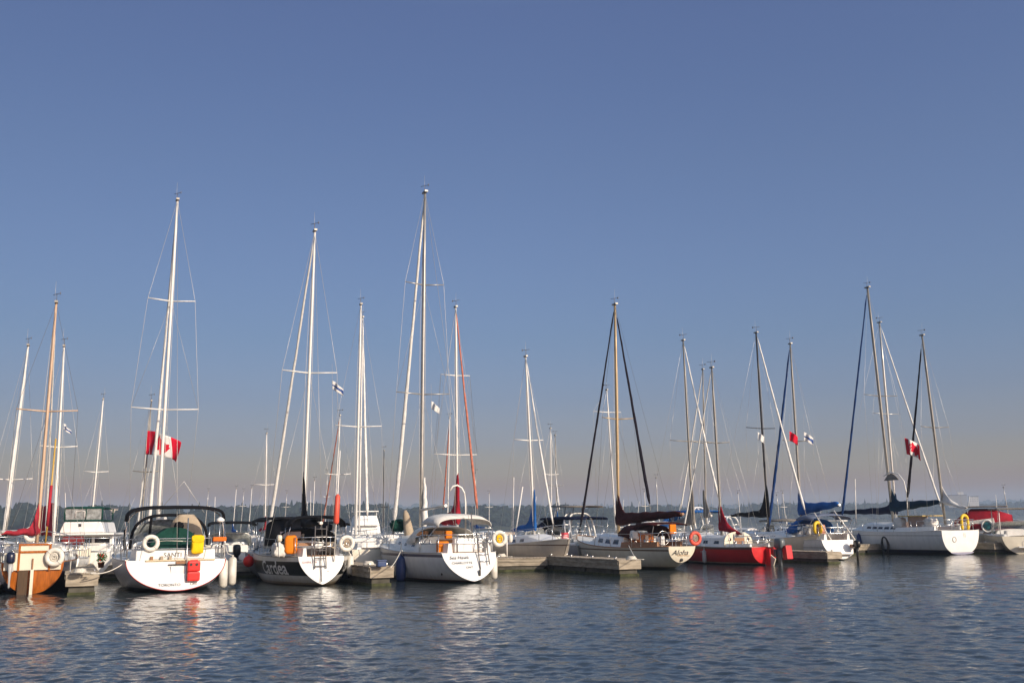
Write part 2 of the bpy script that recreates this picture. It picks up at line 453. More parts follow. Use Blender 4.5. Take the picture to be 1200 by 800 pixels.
        for ypx, hw in spreaders:
            # find where along the mast that image row falls
            lo, hi = 0, 1
            for _ in range(30):
                mid = (lo + hi) / 2
                if project(s.M @ (F0 + (T - F0) * mid))[1] > ypx: lo = mid
                else: hi = mid
            c = F0 + (T - F0) * lo
            tp = []
            for side in (1, -1):
                e = c + Vector((-.12, side * hw, .05)); tp.append(e)
                mb = MB(); mb.tube([c, e], [.03, .02], 6); s.part(mb, 'spreader', m, mo)
            tips.append((c, tp))
        mb = MB(); mb.box(T + Vector((0, 0, .03)), (r * 4.2, r * 1.4, .07)); s.part(mb, 'masthead', G('grey_mast'), mo)
        if vane:
            mb = MB(); mb.tube([T + Vector((.05, 0, .03)), T + Vector((.05, 0, .34))], .009, 5)
            a = T + Vector((.05, 0, .33)); mb.tube([a + Vector((-.18, -.12, 0)), a + Vector((.16, .12, 0))], .011, 5)
            mb.box(a + Vector((-.17, -.115, .0)), (.09, .02, .08)); s.part(mb, 'wind_vane', G('dark_wire'), mo)
            mb = MB(); mb.tube([T + Vector((-.1, .05, .03)), T + Vector((-.1, .05, .75))], .005, 4); s.part(mb, 'aerial', G('wire'), mo)
        if shrouds:
            for dx, dy, sl in ((-.16, .06, .10), (.14, -.09, -.07)):
                mb = MB(); q0 = F0 + Vector((dx * .6, dy, .5))
                mb.tube([q0 + (T - q0) * (i / 12) + Vector((sl * math.sin(PI * i / 12) * .5, sl * math.sin(PI * i / 12), 0)) for i in range(13)], .006, 4); s.part(mb, 'halyard', G('rope_white'), mo)
            for i, side in enumerate((1, -1)):
                ch = Vector((x - .15, side * s.half(max(0, min(1, (x - .15) / s.L))) * .92, s.dz(x)))
                path = [T] + [tp[i] for c, tp in reversed(tips)] + [ch]
                mb = MB(); mb.tube(path, wr, 4); s.part(mb, 'shroud', wire, mo)
                if tips:
                    c, tp = tips[0]
                    mb = MB(); mb.tube([c, ch + Vector((-.35, 0, 0))], wr * .9, 4); s.part(mb, 'shroud', wire, mo)
                    if len(tips) > 1:
                        mb = MB(); mb.tube([tips[1][0], tips[0][1][i]], wr * .8, 4); s.part(mb, 'shroud', wire, mo)
        if back:
            mb = MB(); mb.tube([T, Vector((.1, 0, s.dz(0)))], wr, 4); s.part(mb, 'backstay', wire)
        return mo
    def furl(s, m, foot=None, foot_px=None, r=.06, f0=.03, f1=.97, head=None, drum=True, name='furled_sail', rough_=.12):
        """foil and rolled headsail from foot to the mast head"""
        A = Vector(foot) if foot is not None else Vector((s.L - .15, 0, s.dz(s.L) + .1))
        T = Vector(head) if head is not None else s.T
        mb = MB(); mb.tube([A, T], .012, 6); s.part(mb, 'forestay', G('wire'))
        pts = []; rr = []; n = 26
        for i in range(n + 1):
            f = f0 + (f1 - f0) * i / n; p = A + (T - A) * f
            sag = math.sin(PI * f) * .05
            pts.append(p + Vector((-sag * .3, 0, -sag)) + Vector((rnd.uniform(-.006, .006), rnd.uniform(-.006, .006), 0)))
            k = (1.0 - .55 * f) * (1 if i not in (0, n) else .45)
            rr.append(r * k * rnd.uniform(1 - rough_, 1 + rough_))
        mb = MB(); mb.tube(pts, rr, 9); s.part(mb, name, m)
        if drum:
            mb = MB(); c = A + (T - A).normalized() * .12
            mb.lathe([(.02, -.1), (.09, -.09), (.09, -.05), (.04, -.04), (.04, .05), (.09, .06), (.09, .1), (.02, .11)], c, 12); s.part(mb, 'furling_drum', G('black'))
    def boom(s, x_mast, x_end, z, cover=None, m=None, rise=.0, collar=1.1, fat=.17, tail=.1, swing=0.0, cw=.62):
        """boom with the flaked mainsail under a cover; cover climbs the mast in a collar. swing = degrees off the centre line, + to port"""
        m = m or G('alu')
        c, sn = math.cos(math.radians(swing)), math.sin(math.radians(swing))
        def sw(p): dx = p.x - x_mast; return Vector((x_mast + dx * c + p.y * sn, -dx * sn + p.y * c, p.z))
        A = Vector((x_mast - .1, 0, z)); E = Vector((x_end - .1, 0, z + rise))
        mb = MB(); mb.tube([sw(A), sw(E)], .055, 10); bo = s.part(mb, 'boom', m)
        if cover is None: return bo
        rings = []; n = 30; rr = random.Random(int(abs(x_end) * 1000))
        xs = [x_end + (x_mast + .16 - x_end) * (i / n) for i in range(n + 1)]
        for i, x in enumerate(xs):
            f = i / n; zb = z + rise * (1 - f) - .09 - .07 * f + .02 * math.sin(x * 5)
            h = tail + (fat * 2 - tail) * min(1, f * 1.15) ** .8
            dm = max(0, x_mast - x)
            h += collar * max(0, 1 - dm / .95) ** 2.6
            w = .05 + (fat * cw) * min(1, f * 2) ** .5
            if i in (0, n): h *= .7; w *= .5
            wob = 1 + .05 * math.sin(x * 7.3) + .05 * rr.uniform(-1, 1)
            ring = []
            for k in range(16):
                a = 2 * PI * k / 16; ca, sa = math.cos(a), math.sin(a)
                q = .5 + .5 * sa; zz = zb + h * q
                base = 2 * fat; up = max(0, h * q - base * .45)
                tap = max(.34 if up > base else .25, 1 - .75 * up / (base * .75))
                ring.append(sw(Vector((x, w * ca * wob * tap * (1.05 if k % 2 else .96), zz))))
            rings.append(ring)
        mb = MB(); mb.loft(rings); s.part(mb, 'sail_cover', cover)
        return bo
    def arch_canvas(s, name, arcs, m, frame=True, th=.02, nn=14, ex=2.6, fm=None, parent=None):
        """arcs = [(x, half width, z of the feet, z of the crown)]"""
        rows = []
        for x, w, z0, z1 in arcs:
            row = []
            for k in range(nn + 1):
                a = PI * k / nn; c, sn = math.cos(a), math.sin(a)
                row.append(Vector((x, w * math.copysign(abs(c) ** (2 / ex), c), z0 + (z1 - z0) * abs(sn) ** (2 / ex))))
            rows.append(row)
        mb = MB(); mb.loft(rows, closed=False, cap=False)
        o = solid(s.part(mb, name, m, parent), th)
        return o, rows
    def hoop(s, name, x, w, z0, z1, m, r=.018, lean=0, ex=2.6, parent=None, nn=16):
        pts = []
        for k in range(nn + 1):
            a = PI * k / nn; c, sn = math.cos(a), math.sin(a); q = abs(sn) ** (2 / ex)
            pts.append(Vector((x + lean * q, w * math.copysign(abs(c) ** (2 / ex), c), z0 + (z1 - z0) * q)))
        mb = MB(); mb.tube(pts, r, 7); return s.part(mb, name, m, parent)
    def flatpanel(s, name, y0, y1, z0, z1, x, m, th=.02, parent=None, ch=.006):
        mb = MB(); mb.box((x, (y0 + y1) / 2, (z0 + z1) / 2), (th, abs(y1 - y0), abs(z1 - z0)), ch=ch); return s.part(mb, name, m, parent)
    def tx(s, z):  # transom surface x at height z
        return s.rs * (z - s.zbs)
    def name_on_transom(s, body, size, y, z, m, **kw):
        def fn(u, v):
            zz = z + v; return Vector((s.tx(zz) - .062, y - u, zz))
        return lettering(body, size, fn, m, s.root, **kw)
    def name_on_side(s, body, size, x, z, m, side=1, off=.008, **kw):
        fn = lambda u, v: s.side_at(x - u, z + v, side, off)
        return lettering(body, size, fn, m, s.root, **kw)
    def outboard(s, x, y, ztop, cowl_m, leg_m=None, sc=1.0, tilt=0.0, stripe=None):
        leg_m = leg_m or cowl_m
        R = Matrix.Rotation(tilt, 3, 'Y'); O = Vector((x, y, ztop))
        def ring(z, ax, ay, cx=0): return [O + R @ Vector((cx + ax * math.copysign(abs(math.cos(a)) ** .6, math.cos(a)), ay * math.copysign(abs(math.sin(a)) ** .6, math.sin(a)), z)) for a in [2 * PI * k / 14 for k in range(14)]]
        piv = empty('outboard_motor', Matrix.Identity(4)); piv.parent = s.root
        mb = MB(); mb.loft([ring(0, .08 * sc, .05 * sc), ring(-.02 * sc, .2 * sc, .12 * sc), ring(-.12 * sc, .25 * sc, .15 * sc, -.01), ring(-.34 * sc, .24 * sc, .15 * sc), ring(-.4 * sc, .2 * sc, .12 * sc), ring(-.42 * sc, .1 * sc, .08 * sc)])
        s.part(mb, 'cowl', cowl_m, piv)
        mb = MB(); mb.loft([ring(-.4 * sc, .12 * sc, .08 * sc), ring(-.7 * sc, .1 * sc, .06 * sc), ring(-1.05 * sc, .09 * sc, .035 * sc), ring(-1.25 * sc, .12 * sc, .04 * sc), ring(-1.32 * sc, .05 * sc, .012 * sc)])
        s.part(mb, 'leg', leg_m, piv)
        mb = MB(); mb.box(O + R @ Vector((.2 * sc, 0, -.58 * sc)), (.14 * sc, .2 * sc, .3 * sc), R, ch=.02); s.part(mb, 'clamp', leg_m, piv)
        return piv

# things that hang on or lie by the boats -------------------------------------
def lifebuoy(label, W, r=.3, tube=.075, m='white_buoy', facing=24, band='rope_white', group='ring lifebuoys on the stern rails', rope=None):
    """ring standing upright, its hole facing the sterns' side"""
    a = math.radians(facing)
    M = Matrix.Translation(W) @ Matrix.Rotation(a, 4, 'Z')
    root = tag(empty('lifebuoy', M), label, 'lifebuoy', group)
    pts = [(r * math.cos(2 * PI * k / 28), 0, r * math.sin(2 * PI * k / 28)) for k in range(28)]
    mb = MB(); mb.tube(pts, tube, 10, closed=True); mb.build('ring', G(m), root)
    for k in range(4):
        t = PI / 4 + k * PI / 2
        p = [((r) * math.cos(t + e), 0, (r) * math.sin(t + e)) for e in (-.09, 0, .09)]
        mb = MB(); mb.tube(p, tube * 1.06, 10); mb.build('band', G(band), root)
    if rope:
        pts = []
        for k in range(60):
            t = k * .62; q = r * (.35 + .18 * math.sin(t * .37)); pts.append((q * math.cos(t), .02 * math.sin(k) - .03, q * 1.15 * math.sin(t)))
        mb = MB(); mb.tube(pts, .014, 5); mb.build('heaving_line', G(rope), root)
    return root
def horseshoe(label, W, m='yellow_buoy', facing=24, w=.26, h=.36, tube=.085):
    M = Matrix.Translation(W) @ Matrix.Rotation(math.radians(facing), 4, 'Z')
    root = tag(empty('horseshoe_buoy', M), label, 'lifebuoy')
    pts = [(-w * .8, 0, -h)] + [(-w, 0, -h + .15)] + [(w * math.cos(PI - PI * k / 12), 0, h - w + w * math.sin(PI * k / 12)) for k in range(13)] + [(w, 0, -h + .15), (w * .8, 0, -h)]
    mb = MB(); mb.tube(pts, [tube * .7] + [tube] * (len(pts) - 2) + [tube * .7], 10); mb.build('cushion', G(m), root)
    mb = MB(); mb.tube([(0, -.03, -h * .9), (0.02, -.05, -h * 1.2), (-.01, -.04, -h * 1.6)], .02, 5); mb.build('strap', G('yellow_fabric'), root)
    return root
def fender(label, W, top, r=.11, L=.6, m='fender_white', group='fenders hanging along the hulls', ball=False, tilt=(0, 0)):
    root = tag(empty('fender', Matrix.Translation(W)), label, 'fender', group)
    n = 10; prof = []
    if ball: L = 2 * r
    for k in range(n + 1):
        a = PI * k / n
        zz = -math.cos(a) * r + (0 if ball else (L / 2 - r) * (1 if k > n / 2 else -1 if k < n / 2 else 0))
        prof.append((max(.012, r * math.sin(a)), zz))
    mb = MB(); mb.lathe(prof, (0, 0, 0), 14)
    mb.lathe([(.03, L / 2 - .03), (.03, L / 2 + .04), (.02, L / 2 + .05)], (0, 0, 0), 8)
    mb.build('body', G(m), root)
    t = Vector(top) - Vector(W)
    mb = MB(); mb.tube([(0, 0, L / 2 + .03), t * .6 + Vector((0, 0, .02)), t], .012, 5); mb.build('lanyard', G('rope_white'), root)
    return root
def rope(label, A, B, sag=.25, r=.016, m='rope_white'):
    A, B = Vector(A), Vector(B); pts = []
    for k in range(13):
        f = k / 12; p = A.lerp(B, f); p.z -= sag * 4 * f * (1 - f); pts.append(p)
    mb = MB(); mb.tube(pts, r, 6)
    return tag(mb.build('mooring_rope', G(m)), label, 'rope', 'mooring lines')
LEAF = [(0, -.5), (.022, -.5), (.012, -.27), (.26, -.305), (.225, -.225), (.46, -.03), (.41, 0), (.445, .15), (.30, .118), (.275, .185), (.165, .06), (.195, .335), (.105, .285), (0, .5)]
def flag(label, P0, P1, width, kind='maple', wave=.09, fold=.0, staff=None, dirn=None, phase=0.0, droop=.0):
    """P0 top of hoist, P1 bottom of hoist (world); flies along dirn"""
    P0, P1 = Vector(P0), Vector(P1); hz = P1 - P0
    dirn = Vector(dirn or (1, 0, 0)).normalized(); nrm = dirn.cross(hz).normalized()
    root = tag(empty('flag', Matrix.Translation(P1)), label, 'flag')
    def pt(u, v, off=0):
        amp = wave * min(1, u * 3)
        w = amp * math.sin(u * 7.5 + v * 1.5 + phase)
        drop = droop * u * u * (1.2 - v * .4)
        return P0 + hz * v + dirn * (width * u * (1 - fold * u)) + nrm * (w + off) + Vector((0, 0, -drop)) - P1
    NX, NY = 36, 12
    mb = MB(); V = [pt(i / NX, j / NY) for j in range(NY + 1) for i in range(NX + 1)]
    for j in range(NY):
        for i in range(NX):
            u = (i + .5) / NX
            if kind == 'maple': mi = 0 if (u < .25 or u > .75) else 1
            elif kind == 'white': mi = 1
            elif kind == 'burgee': mi = 2 if .25 + .2 * (1 - u) < (j + .5) / NY < .75 - .2 * (1 - u) else 1
            else: mi = 0
            mb.f.append([j * (NX + 1) + i, j * (NX + 1) + i + 1, (j + 1) * (NX + 1) + i + 1, (j + 1) * (NX + 1) + i]); mb.sm.append(True); mb.mi.append(mi)
    mb.v = [tuple(p) for p in V]
    o = solid(mb.build('cloth', [G('flag_red'), G('flag_white'), G('flag_blue')], root, recalc=False), .004)
    if kind == 'maple':
        poly = LEAF + [(-x, y) for x, y in reversed(LEAF[1:-1])]
        bm = bmesh.new(); vs = [bm.verts.new((x, y, 0)) for x, y in poly]; bm.faces.new(vs)
        bmesh.ops.triangulate(bm, faces=bm.faces)
        bmesh.ops.subdivide_edges(bm, edges=bm.edges, cuts=2, use_grid_fill=True)
        bmesh.ops.triangulate(bm, faces=bm.faces); bm.verts.index_update()
        H = hz.length
        for off in (.009, -.009):
            m2 = MB(); m2.add([pt(.5 + v.co.x * H * .86 / width, .5 - v.co.y * .86, off) for v in bm.verts], [[v.index for v in f.verts] for f in bm.faces])
            m2.build('maple_leaf', G('flag_red'), root, recalc=False)
        bm.free()
    if staff:
        mb = MB(); mb.tube([Vector(staff[0]) - P1, Vector(staff[1]) - P1], staff[2], 6); mb.build('halyard' if staff[2] < .012 else 'staff', G('wire') if staff[2] < .012 else G('white_mast'), root)
    return root

# ------------------------------------------------------------------ light and sky
SUN = Vector((.72, -.69, 0)).normalized(); SEL = math.radians(21)
sdir = Vector((SUN.x * math.cos(SEL), SUN.y * math.cos(SEL), math.sin(SEL)))
sl = bpy.data.lights.new('sun', 'SUN'); sl.energy = 4.6; sl.angle = math.radians(.5); sl.color = (1, .86, .68)
so = bpy.data.objects.new('sun', sl); COL.objects.link(so); so.rotation_euler = (-sdir).to_track_quat('-Z', 'Y').to_euler(); so.location = (30, -30, 40)
W = bpy.data.worlds.new('World'); S.world = W; W.use_nodes = True
nt = W.node_tree; bg = nt.nodes['Background']; bg.inputs['Strength'].default_value = SKY_STRENGTH
sky = nt.nodes.new('ShaderNodeTexSky'); sky.sky_type = 'NISHITA'; sky.sun_disc = False
sky.sun_elevation = SEL; sky.sun_rotation = math.atan2(SUN.x, SUN.y); sky.altitude = 80; sky.air_density = 1.7; sky.dust_density = 3.0; sky.ozone_density = 2.2
# ramp filters lower sky mauve grey; unseen upper sky brightened to fill shaded hulls
tc = nt.nodes.new('ShaderNodeTexCoord'); sx = nt.nodes.new('ShaderNodeSeparateXYZ'); nt.links.new(tc.outputs['Generated'], sx.inputs[0])
rp = nt.nodes.new('ShaderNodeValToRGB'); nt.links.new(sx.outputs['Z'], rp.inputs['Fac'])
rp.color_ramp.interpolation = 'LINEAR'
e = rp.color_ramp.elements
for i, (p, c) in enumerate(SKY_RAMP):
    q = e[i] if i < 2 else e.new(p)
    q.position = p; q.color = (*c, 1)
mx = nt.nodes.new('ShaderNodeMix'); mx.data_type = 'RGBA'; mx.blend_type = 'MULTIPLY'; mx.inputs['Factor'].default_value = 1
nt.links.new(sky.outputs[0], mx.inputs['A']); nt.links.new(rp.outputs[0], mx.inputs['B']); 
# multiplies sky colour darker on the left, lighter right, to even out its brightness
mr = nt.nodes.new('ShaderNodeMapRange'); mr.inputs[1].default_value = -.6; mr.inputs[2].default_value = .6; nt.links.new(sx.outputs['X'], mr.inputs[0])
r2 = nt.nodes.new('ShaderNodeValToRGB'); r2.color_ramp.elements[0].color = (.665, .665, .665, 1); r2.color_ramp.elements[1].color = (.985, .99, 1, 1)
q = r2.color_ramp.elements.new(.5); q.color = (.87, .87, .87, 1); nt.links.new(mr.outputs[0], r2.inputs['Fac'])
m2 = nt.nodes.new('ShaderNodeMix'); m2.data_type = 'RGBA'; m2.blend_type = 'MULTIPLY'; m2.inputs['Factor'].default_value = 1
nt.links.new(mx.outputs['Result'], m2.inputs['A']); nt.links.new(r2.outputs[0], m2.inputs['B'])
g2 = nt.nodes.new('ShaderNodeVectorMath'); g2.operation = 'SCALE'; g2.inputs['Scale'].default_value = 1 / .87; nt.links.new(m2.outputs['Result'], g2.inputs[0])
nt.links.new(g2.outputs[0], bg.inputs['Color'])
S.view_settings.view_transform = 'Standard'; S.view_settings.look = 'None'; S.view_settings.gamma = 1; S.view_settings.use_curve_mapping = False
S.view_settings.exposure = EXPOSURE
S.cycles.use_denoising = True; S.cycles.denoiser = 'OPENIMAGEDENOISE'; S.cycles.denoising_prefilter = 'ACCURATE'; S.cycles.sample_clamp_indirect = 4.0
S.cycles.max_bounces = 6; S.cycles.volume_bounces = 1; S.cycles.diffuse_bounces = 3; S.cycles.glossy_bounces = 3

# ------------------------------------------------------------------ water
def water():
    r = np.random.RandomState(3)
    D = [5.0]
    while D[-1] < 95: D.append(D[-1] + max(.036, D[-1] ** 2 / 2185 * .33))
    D = np.array(D); NX = 640
    U = np.linspace(-.82, .82, NX)
    X = D[:, None] * U[None, :] * 1.0 + U[None, :] * 4; Y = np.repeat(D[:, None], NX, 1)
    step = np.maximum(np.gradient(D), 1.64 * D / NX)
    Z = np.zeros_like(X); 
    gust = np.full_like(X, .86)
    for k in range(9):
        q = r.uniform(.06, .42); t = r.uniform(0, 2 * PI); gust += .13 * np.sin(q * (X * math.cos(t) * .6 + Y * math.sin(t)) + r.uniform(0, 6))
    gust = np.clip(gust, .3, 1.5)
    base = math.radians(250)
    for k in range(90):
        lam = .13 * (11.0) ** (k / 89.0) * r.uniform(.9, 1.1)
        th = base + r.normal(0, 1.15); kk = 2 * PI / lam
        slope = SLOPE * (.45 if lam > 1.0 else .65 if lam > .6 else 1.15 if lam > .38 else 1.35 if lam > .2 else .9)
        a = slope / kk / math.sqrt(45)
        fade = np.clip((lam / step - 2.2) / 2.0, 0, 1)[:, None]
        ph = kk * (X * math.cos(th) + Y * math.sin(th)) + r.uniform(0, 2 * PI)
        Z += a * fade * (np.sin(ph) + .22 * np.sin(2 * ph + .6)) 
    edge = np.clip((95 - Y) / 20, 0, 1) * np.clip((1 - np.abs(U) / .82) * 12, 0, 1)[None, :]
    Z *= gust * edge
    n, m = len(D), NX
    V = np.stack([X, Y, Z], -1).reshape(-1, 3)
    idx = np.arange(n * m).reshape(n, m)
    Q = np.stack([idx[:-1, :-1], idx[:-1, 1:], idx[1:, 1:], idx[1:, :-1]], -1).reshape(-1, 4)
    E = 3400.0
    xl0, xr0, xl1, xr1 = X[0, 0], X[0, -1], X[-1, 0], X[-1, -1]
    far = np.array([[-E, -90, 0], [E, -90, 0], [E, 3300, 0], [-E, 3300, 0]]); o = len(V)
    V = np.vstack([V, far])
    c = [idx[0, 0], idx[0, -1], idx[-1, -1], idx[-1, 0]]
    faces = Q.tolist()
    # outer sheet: fans around the fine patch, following every edge vertex so no cracks show
    left = [int(i) for i in idx[:, 0]]; right = [int(i) for i in idx[:, -1]]; top = [int(i) for i in idx[-1, :]]; bot = [int(i) for i in idx[0, :]]
    faces.append([o] + [o + 1] + bot[::-1]); faces.append([o + 1, o + 2] + right[::-1]); faces.append([o + 2, o + 3] + top); faces.append([o + 3, o] + left)
    me = bpy.data.meshes.new('water'); me.from_pydata(V.tolist(), [], faces)
    me.polygons.foreach_set('use_smooth', [True] * len(me.polygons))
    ob = bpy.data.objects.new('water', me); COL.objects.link(ob); tag(ob, kind='structure')
    m_ = bpy.data.materials.new('water'); m_.use_nodes = True; nt = m_.node_tree; b = nt.nodes['Principled BSDF']
    b.inputs['Base Color'].default_value = (.030, .043, .047, 1); b.inputs['Roughness'].default_value = .06; b.inputs['IOR'].default_value = 1.333
    tc = nt.nodes.new('ShaderNodeTexCoord')
    prev = None
    for sc, stg, dist, strx in ((5.0, .3, .03, (1, 1.2, 1)), (14.0, .35, .012, (1, 1.2, 1)), (1.1, .35, .12, (1, 1.5, 1))):
        mp = nt.nodes.new('ShaderNodeMapping'); mp.inputs['Scale'].default_value = strx; mp.inputs['Rotation'].default_value = (0, 0, .25)
        nt.links.new(tc.outputs['Object'], mp.inputs[0])
        n = nt.nodes.new('ShaderNodeTexNoise'); n.inputs['Scale'].default_value = sc; n.inputs['Detail'].default_value = 3; n.inputs['Roughness'].default_value = .5
        nt.links.new(mp.outputs[0], n.inputs['Vector'])
        bp = nt.nodes.new('ShaderNodeBump'); bp.inputs['Strength'].default_value = stg; bp.inputs['Distance'].default_value = dist
        nt.links.new(n.outputs['Fac'], bp.inputs['Height'])
        if prev: nt.links.new(prev.outputs[0], bp.inputs['Normal'])
        prev = bp
    nt.links.new(prev.outputs[0], b.inputs['Normal'])
    me.materials.append(m_)
water()

# ------------------------------------------------------------------ far shore: hills, woods, houses
def interp(x, xs, ys): return float(np.interp(x, xs, ys))
PXS = [-700, -200, 0, 40, 90, 130, 180, 240, 300, 350, 400, 430, 470, 500, 530, 560, 600, 640, 690, 730, 765, 800, 850, 885, 930, 990, 1030, 1080, 1115, 1160, 1210, 1400, 1900]
TOPS = [588, 586, 586, 585, 591, 588, 592, 591, 588, 585, 587, 585, 591, 592, 590, 587, 590, 588, 590, 591, 588, 592, 593, 587, 588, 588, 586, 587, 585, 588, 585, 584, 584]
DIST = [620, 640, 680, 690, 700, 720, 740, 760, 780, 800, 820, 830, 900, 920, 900, 880, 900, 920, 950, 980, 1050, 1150, 1200, 1250, 1300, 1400, 1450, 1500, 1550, 1600, 1650, 1750, 1900]
def horizon(px): return 616.5 - .013 * (px - 600)
TREE_H = 13.0
def hill_strip(name, pxs, dist_f, top_f, seed, depth, tree=TREE_H):
    r = random.Random(seed); rows = []
    for px in pxs:
        u = (px - 600) / F; D = dist_f(px); H = max(4, CH + (horizon(px) - top_f(px)) / F * D / .985 - tree)
        row = []
        for k, (f, hh) in enumerate(((-.0, -.6), (.03, .8), (.1, .22), (.4, .62), (.75, .92), (1.0, 1.0), (1.6, .9), (2.6, .3), (3.2, -.02))):
            z = hh if k < 2 else H * hh
            row.append(Vector((u * (D + depth * f), D + depth * f, z + (r.uniform(-.6, .6) if k > 2 else 0))))
        rows.append(row)
    mb = MB(); mb.loft(rows, closed=False, cap=False)
    return tag(mb.build(name, G('hill_soil')), kind='structure')
pxs = list(range(-700, 1901, 20))
hill_strip('hills', pxs, lambda p: interp(p, PXS, DIST) - 130, lambda p: interp(p, PXS, TOPS), 5, 130)
FT = lambda p: interp(p, [-700, 300, 430, 520, 600, 760, 1000, 1200, 1900], [590, 590, 588, 586.5, 587.5, 589, 586, 583, 582])
hill_strip('far_hills', pxs, lambda p: 2300, FT, 6, 300, 11)

def leafy_mats():
    m = bpy.data.materials.new('woodland'); m.use_nodes = True; nt = m.node_tree; b = nt.nodes['Principled BSDF']; b.inputs['Roughness'].default_value = .9; b.inputs['Specular IOR Level'].default_value = .1
    tc = nt.nodes.new('ShaderNodeTexCoord'); n = nt.nodes.new('ShaderNodeTexNoise'); n.inputs['Scale'].default_value = .06; n.inputs['Detail'].default_value = 5; n.inputs['Roughness'].default_value = .7
    nt.links.new(tc.outputs['Object'], n.inputs['Vector'])
    r = nt.nodes.new('ShaderNodeValToRGB'); r.color_ramp.elements[0].position = .32; r.color_ramp.elements[1].position = .68
    r.color_ramp.elements[0].color = (.008, .015, .014, 1); r.color_ramp.elements[1].color = (.026, .036, .027, 1)
    nt.links.new(n.outputs['Fac'], r.inputs['Fac']); nt.links.new(r.outputs[0], b.inputs['Base Color']); return m
WOOD = leafy_mats()
def icosphere(sub):
    bm = bmesh.new(); bmesh.ops.create_icosphere(bm, subdivisions=sub, radius=1); bm.verts.index_update()
    v = np.array([q.co[:] for q in bm.verts]); f = np.array([[q.index for q in p.verts] for p in bm.faces]); bm.free(); return v, f
def forest(name, count, dist_f, top_f, seed, depth, tree, size, sub=2):
    r = np.random.RandomState(seed); BV, BF = icosphere(sub); VV, FF = [], []; o = 0
    for i in range(count):
        px = r.uniform(-650, 1850); u = (px - 600) / F; D0 = dist_f(px)
        f = r.choice([r.uniform(.02, 1.1), r.uniform(.85, 1.25)]); D = D0 + depth * f
        H = max(4, CH + (horizon(px) - top_f(px)) / F * D0 / .985 - tree)
        zg = np.interp(f, [0, .03, .1, .4, .75, 1, 1.6], [.5, .8, .22 * H, .62 * H, .92 * H, H, .9 * H])
        conif = r.rand() < .13
        hh = tree * r.uniform(.62, 1.12) * (1.22 if conif else 1)
        for j in range(1 if conif else r.randint(2, 5)):
            rad = np.array([1, 1, 1.0])
            if conif: rad = np.array([size * .42, size * .42, hh * .5]); c = np.array([u * D, D, zg + hh * .5])
            else:
                q = r.uniform(.35, .8); rad = size * np.array([q, q, q * r.uniform(.7, 1.0)]); c = np.array([u * D + r.uniform(-.6, .6) * size, D + r.uniform(-.6, .6) * size, zg + hh - rad[2] - abs(r.normal(0, .28)) * hh])
            v = BV * (1 + r.uniform(-.32, .32, (len(BV), 1)))
            if conif: t = (BV[:, 2:3] + 1) / 2; v = BV * np.concatenate([1.25 - 1.1 * t, 1.25 - 1.1 * t, np.ones_like(t)], 1) * (1 + r.uniform(-.22, .22, (len(BV), 1)))
            VV.append(v * rad + c); FF.append(BF + o); o += len(BV)
    V = np.vstack(VV); Fc = np.vstack(FF)
    me = bpy.data.meshes.new(name); me.from_pydata(V.tolist(), [], Fc.tolist()); me.materials.append(WOOD)
    ob = bpy.data.objects.new(name, me); COL.objects.link(ob)
    return ob
tag(forest('woods', 3000, lambda p: interp(p, PXS, DIST) - 130, lambda p: interp(p, PXS, TOPS), 11, 130, TREE_H, 7.0), 'dark hazy woods covering the low hills across the water', 'woods', kind='stuff')
tag(forest('far_woods', 900, lambda p: 2300, FT, 12, 300, 11, 14.0), 'pale blue woods on the distant ridge behind the nearer hills', 'woods', kind='stuff')

def building(label, px, D, base_py, w, h, dp, wall, roof=None, rows=2, cols=5, name='far_building', block=None):
    p = at_d(px, base_py, D)
    root = tag(empty(name, Matrix.Translation((p.x, p.y, p.z)) @ Matrix.Rotation(math.radians(-20), 4, 'Z')), label, 'building', 'buildings on the far shore')
    mb = MB(); mb.box((0, 0, h / 2 - 4), (w, dp, h + 8)); mb.build('wall', wall, root)
    mb = MB(); mb.box((0, 0, h + .3), (w + .8, dp + .8, .6)); rf = mb.build('roof', roof or G('roof_dark'), root)
    if block:
        mb = MB(); mb.box((block[0], 0, h + .6 + block[2] / 2), (block[1], dp * .6, block[2])); mb.build('roof_block', G('building_white'), root)
    for j in range(rows):
        for i in range(cols):
            mb = MB(); x = -w / 2 + w * (i + .5) / cols; z = h * (j + .55) / rows
            mb.box((x, -dp / 2 - .03, z), (w / cols * .55, .1, h / rows * .4)); mb.build('window', G('building_grey'), root)
    return root
building('small beige house among the dark trees behind the cruiser', 125, 640, 603.5, 10.5, 4.0, 8, G('building_beige'), rows=1, cols=3, name='house')
building('large pale flat-roofed block rising above the distant ridge', 1141, 1500, 588, 13, 8, 14, G('building_white'), rows=3, cols=4)
building('grey stepped block beside the pale one on the ridge', 1122, 1480, 588, 26, 10, 14, G('building_grey'), rows=3, cols=6, block=(5, 8, 4))

# ------------------------------------------------------------------ air
def haze():
    mb = MB(); mb.box((0, 1650, 45), (7400, 3700, 92))
    o = mb.build('haze', bpy.data.materials.new('haze')); tag(o, kind='stuff')
    m = o.data.materials[0]; m.use_nodes = True; nt = m.node_tree
    for n in list(nt.nodes):
        if n.type == 'BSDF_PRINCIPLED': nt.nodes.remove(n)
    v = nt.nodes.new('ShaderNodeVolumePrincipled'); v.inputs['Color'].default_value = HAZE_COL; v.inputs['Density'].default_value = HAZE_D; v.inputs['Anisotropy'].default_value = .0
    nt.links.new(v.outputs[0], nt.nodes['Material Output'].inputs['Volume'])
if HAZE_D > 0: haze()

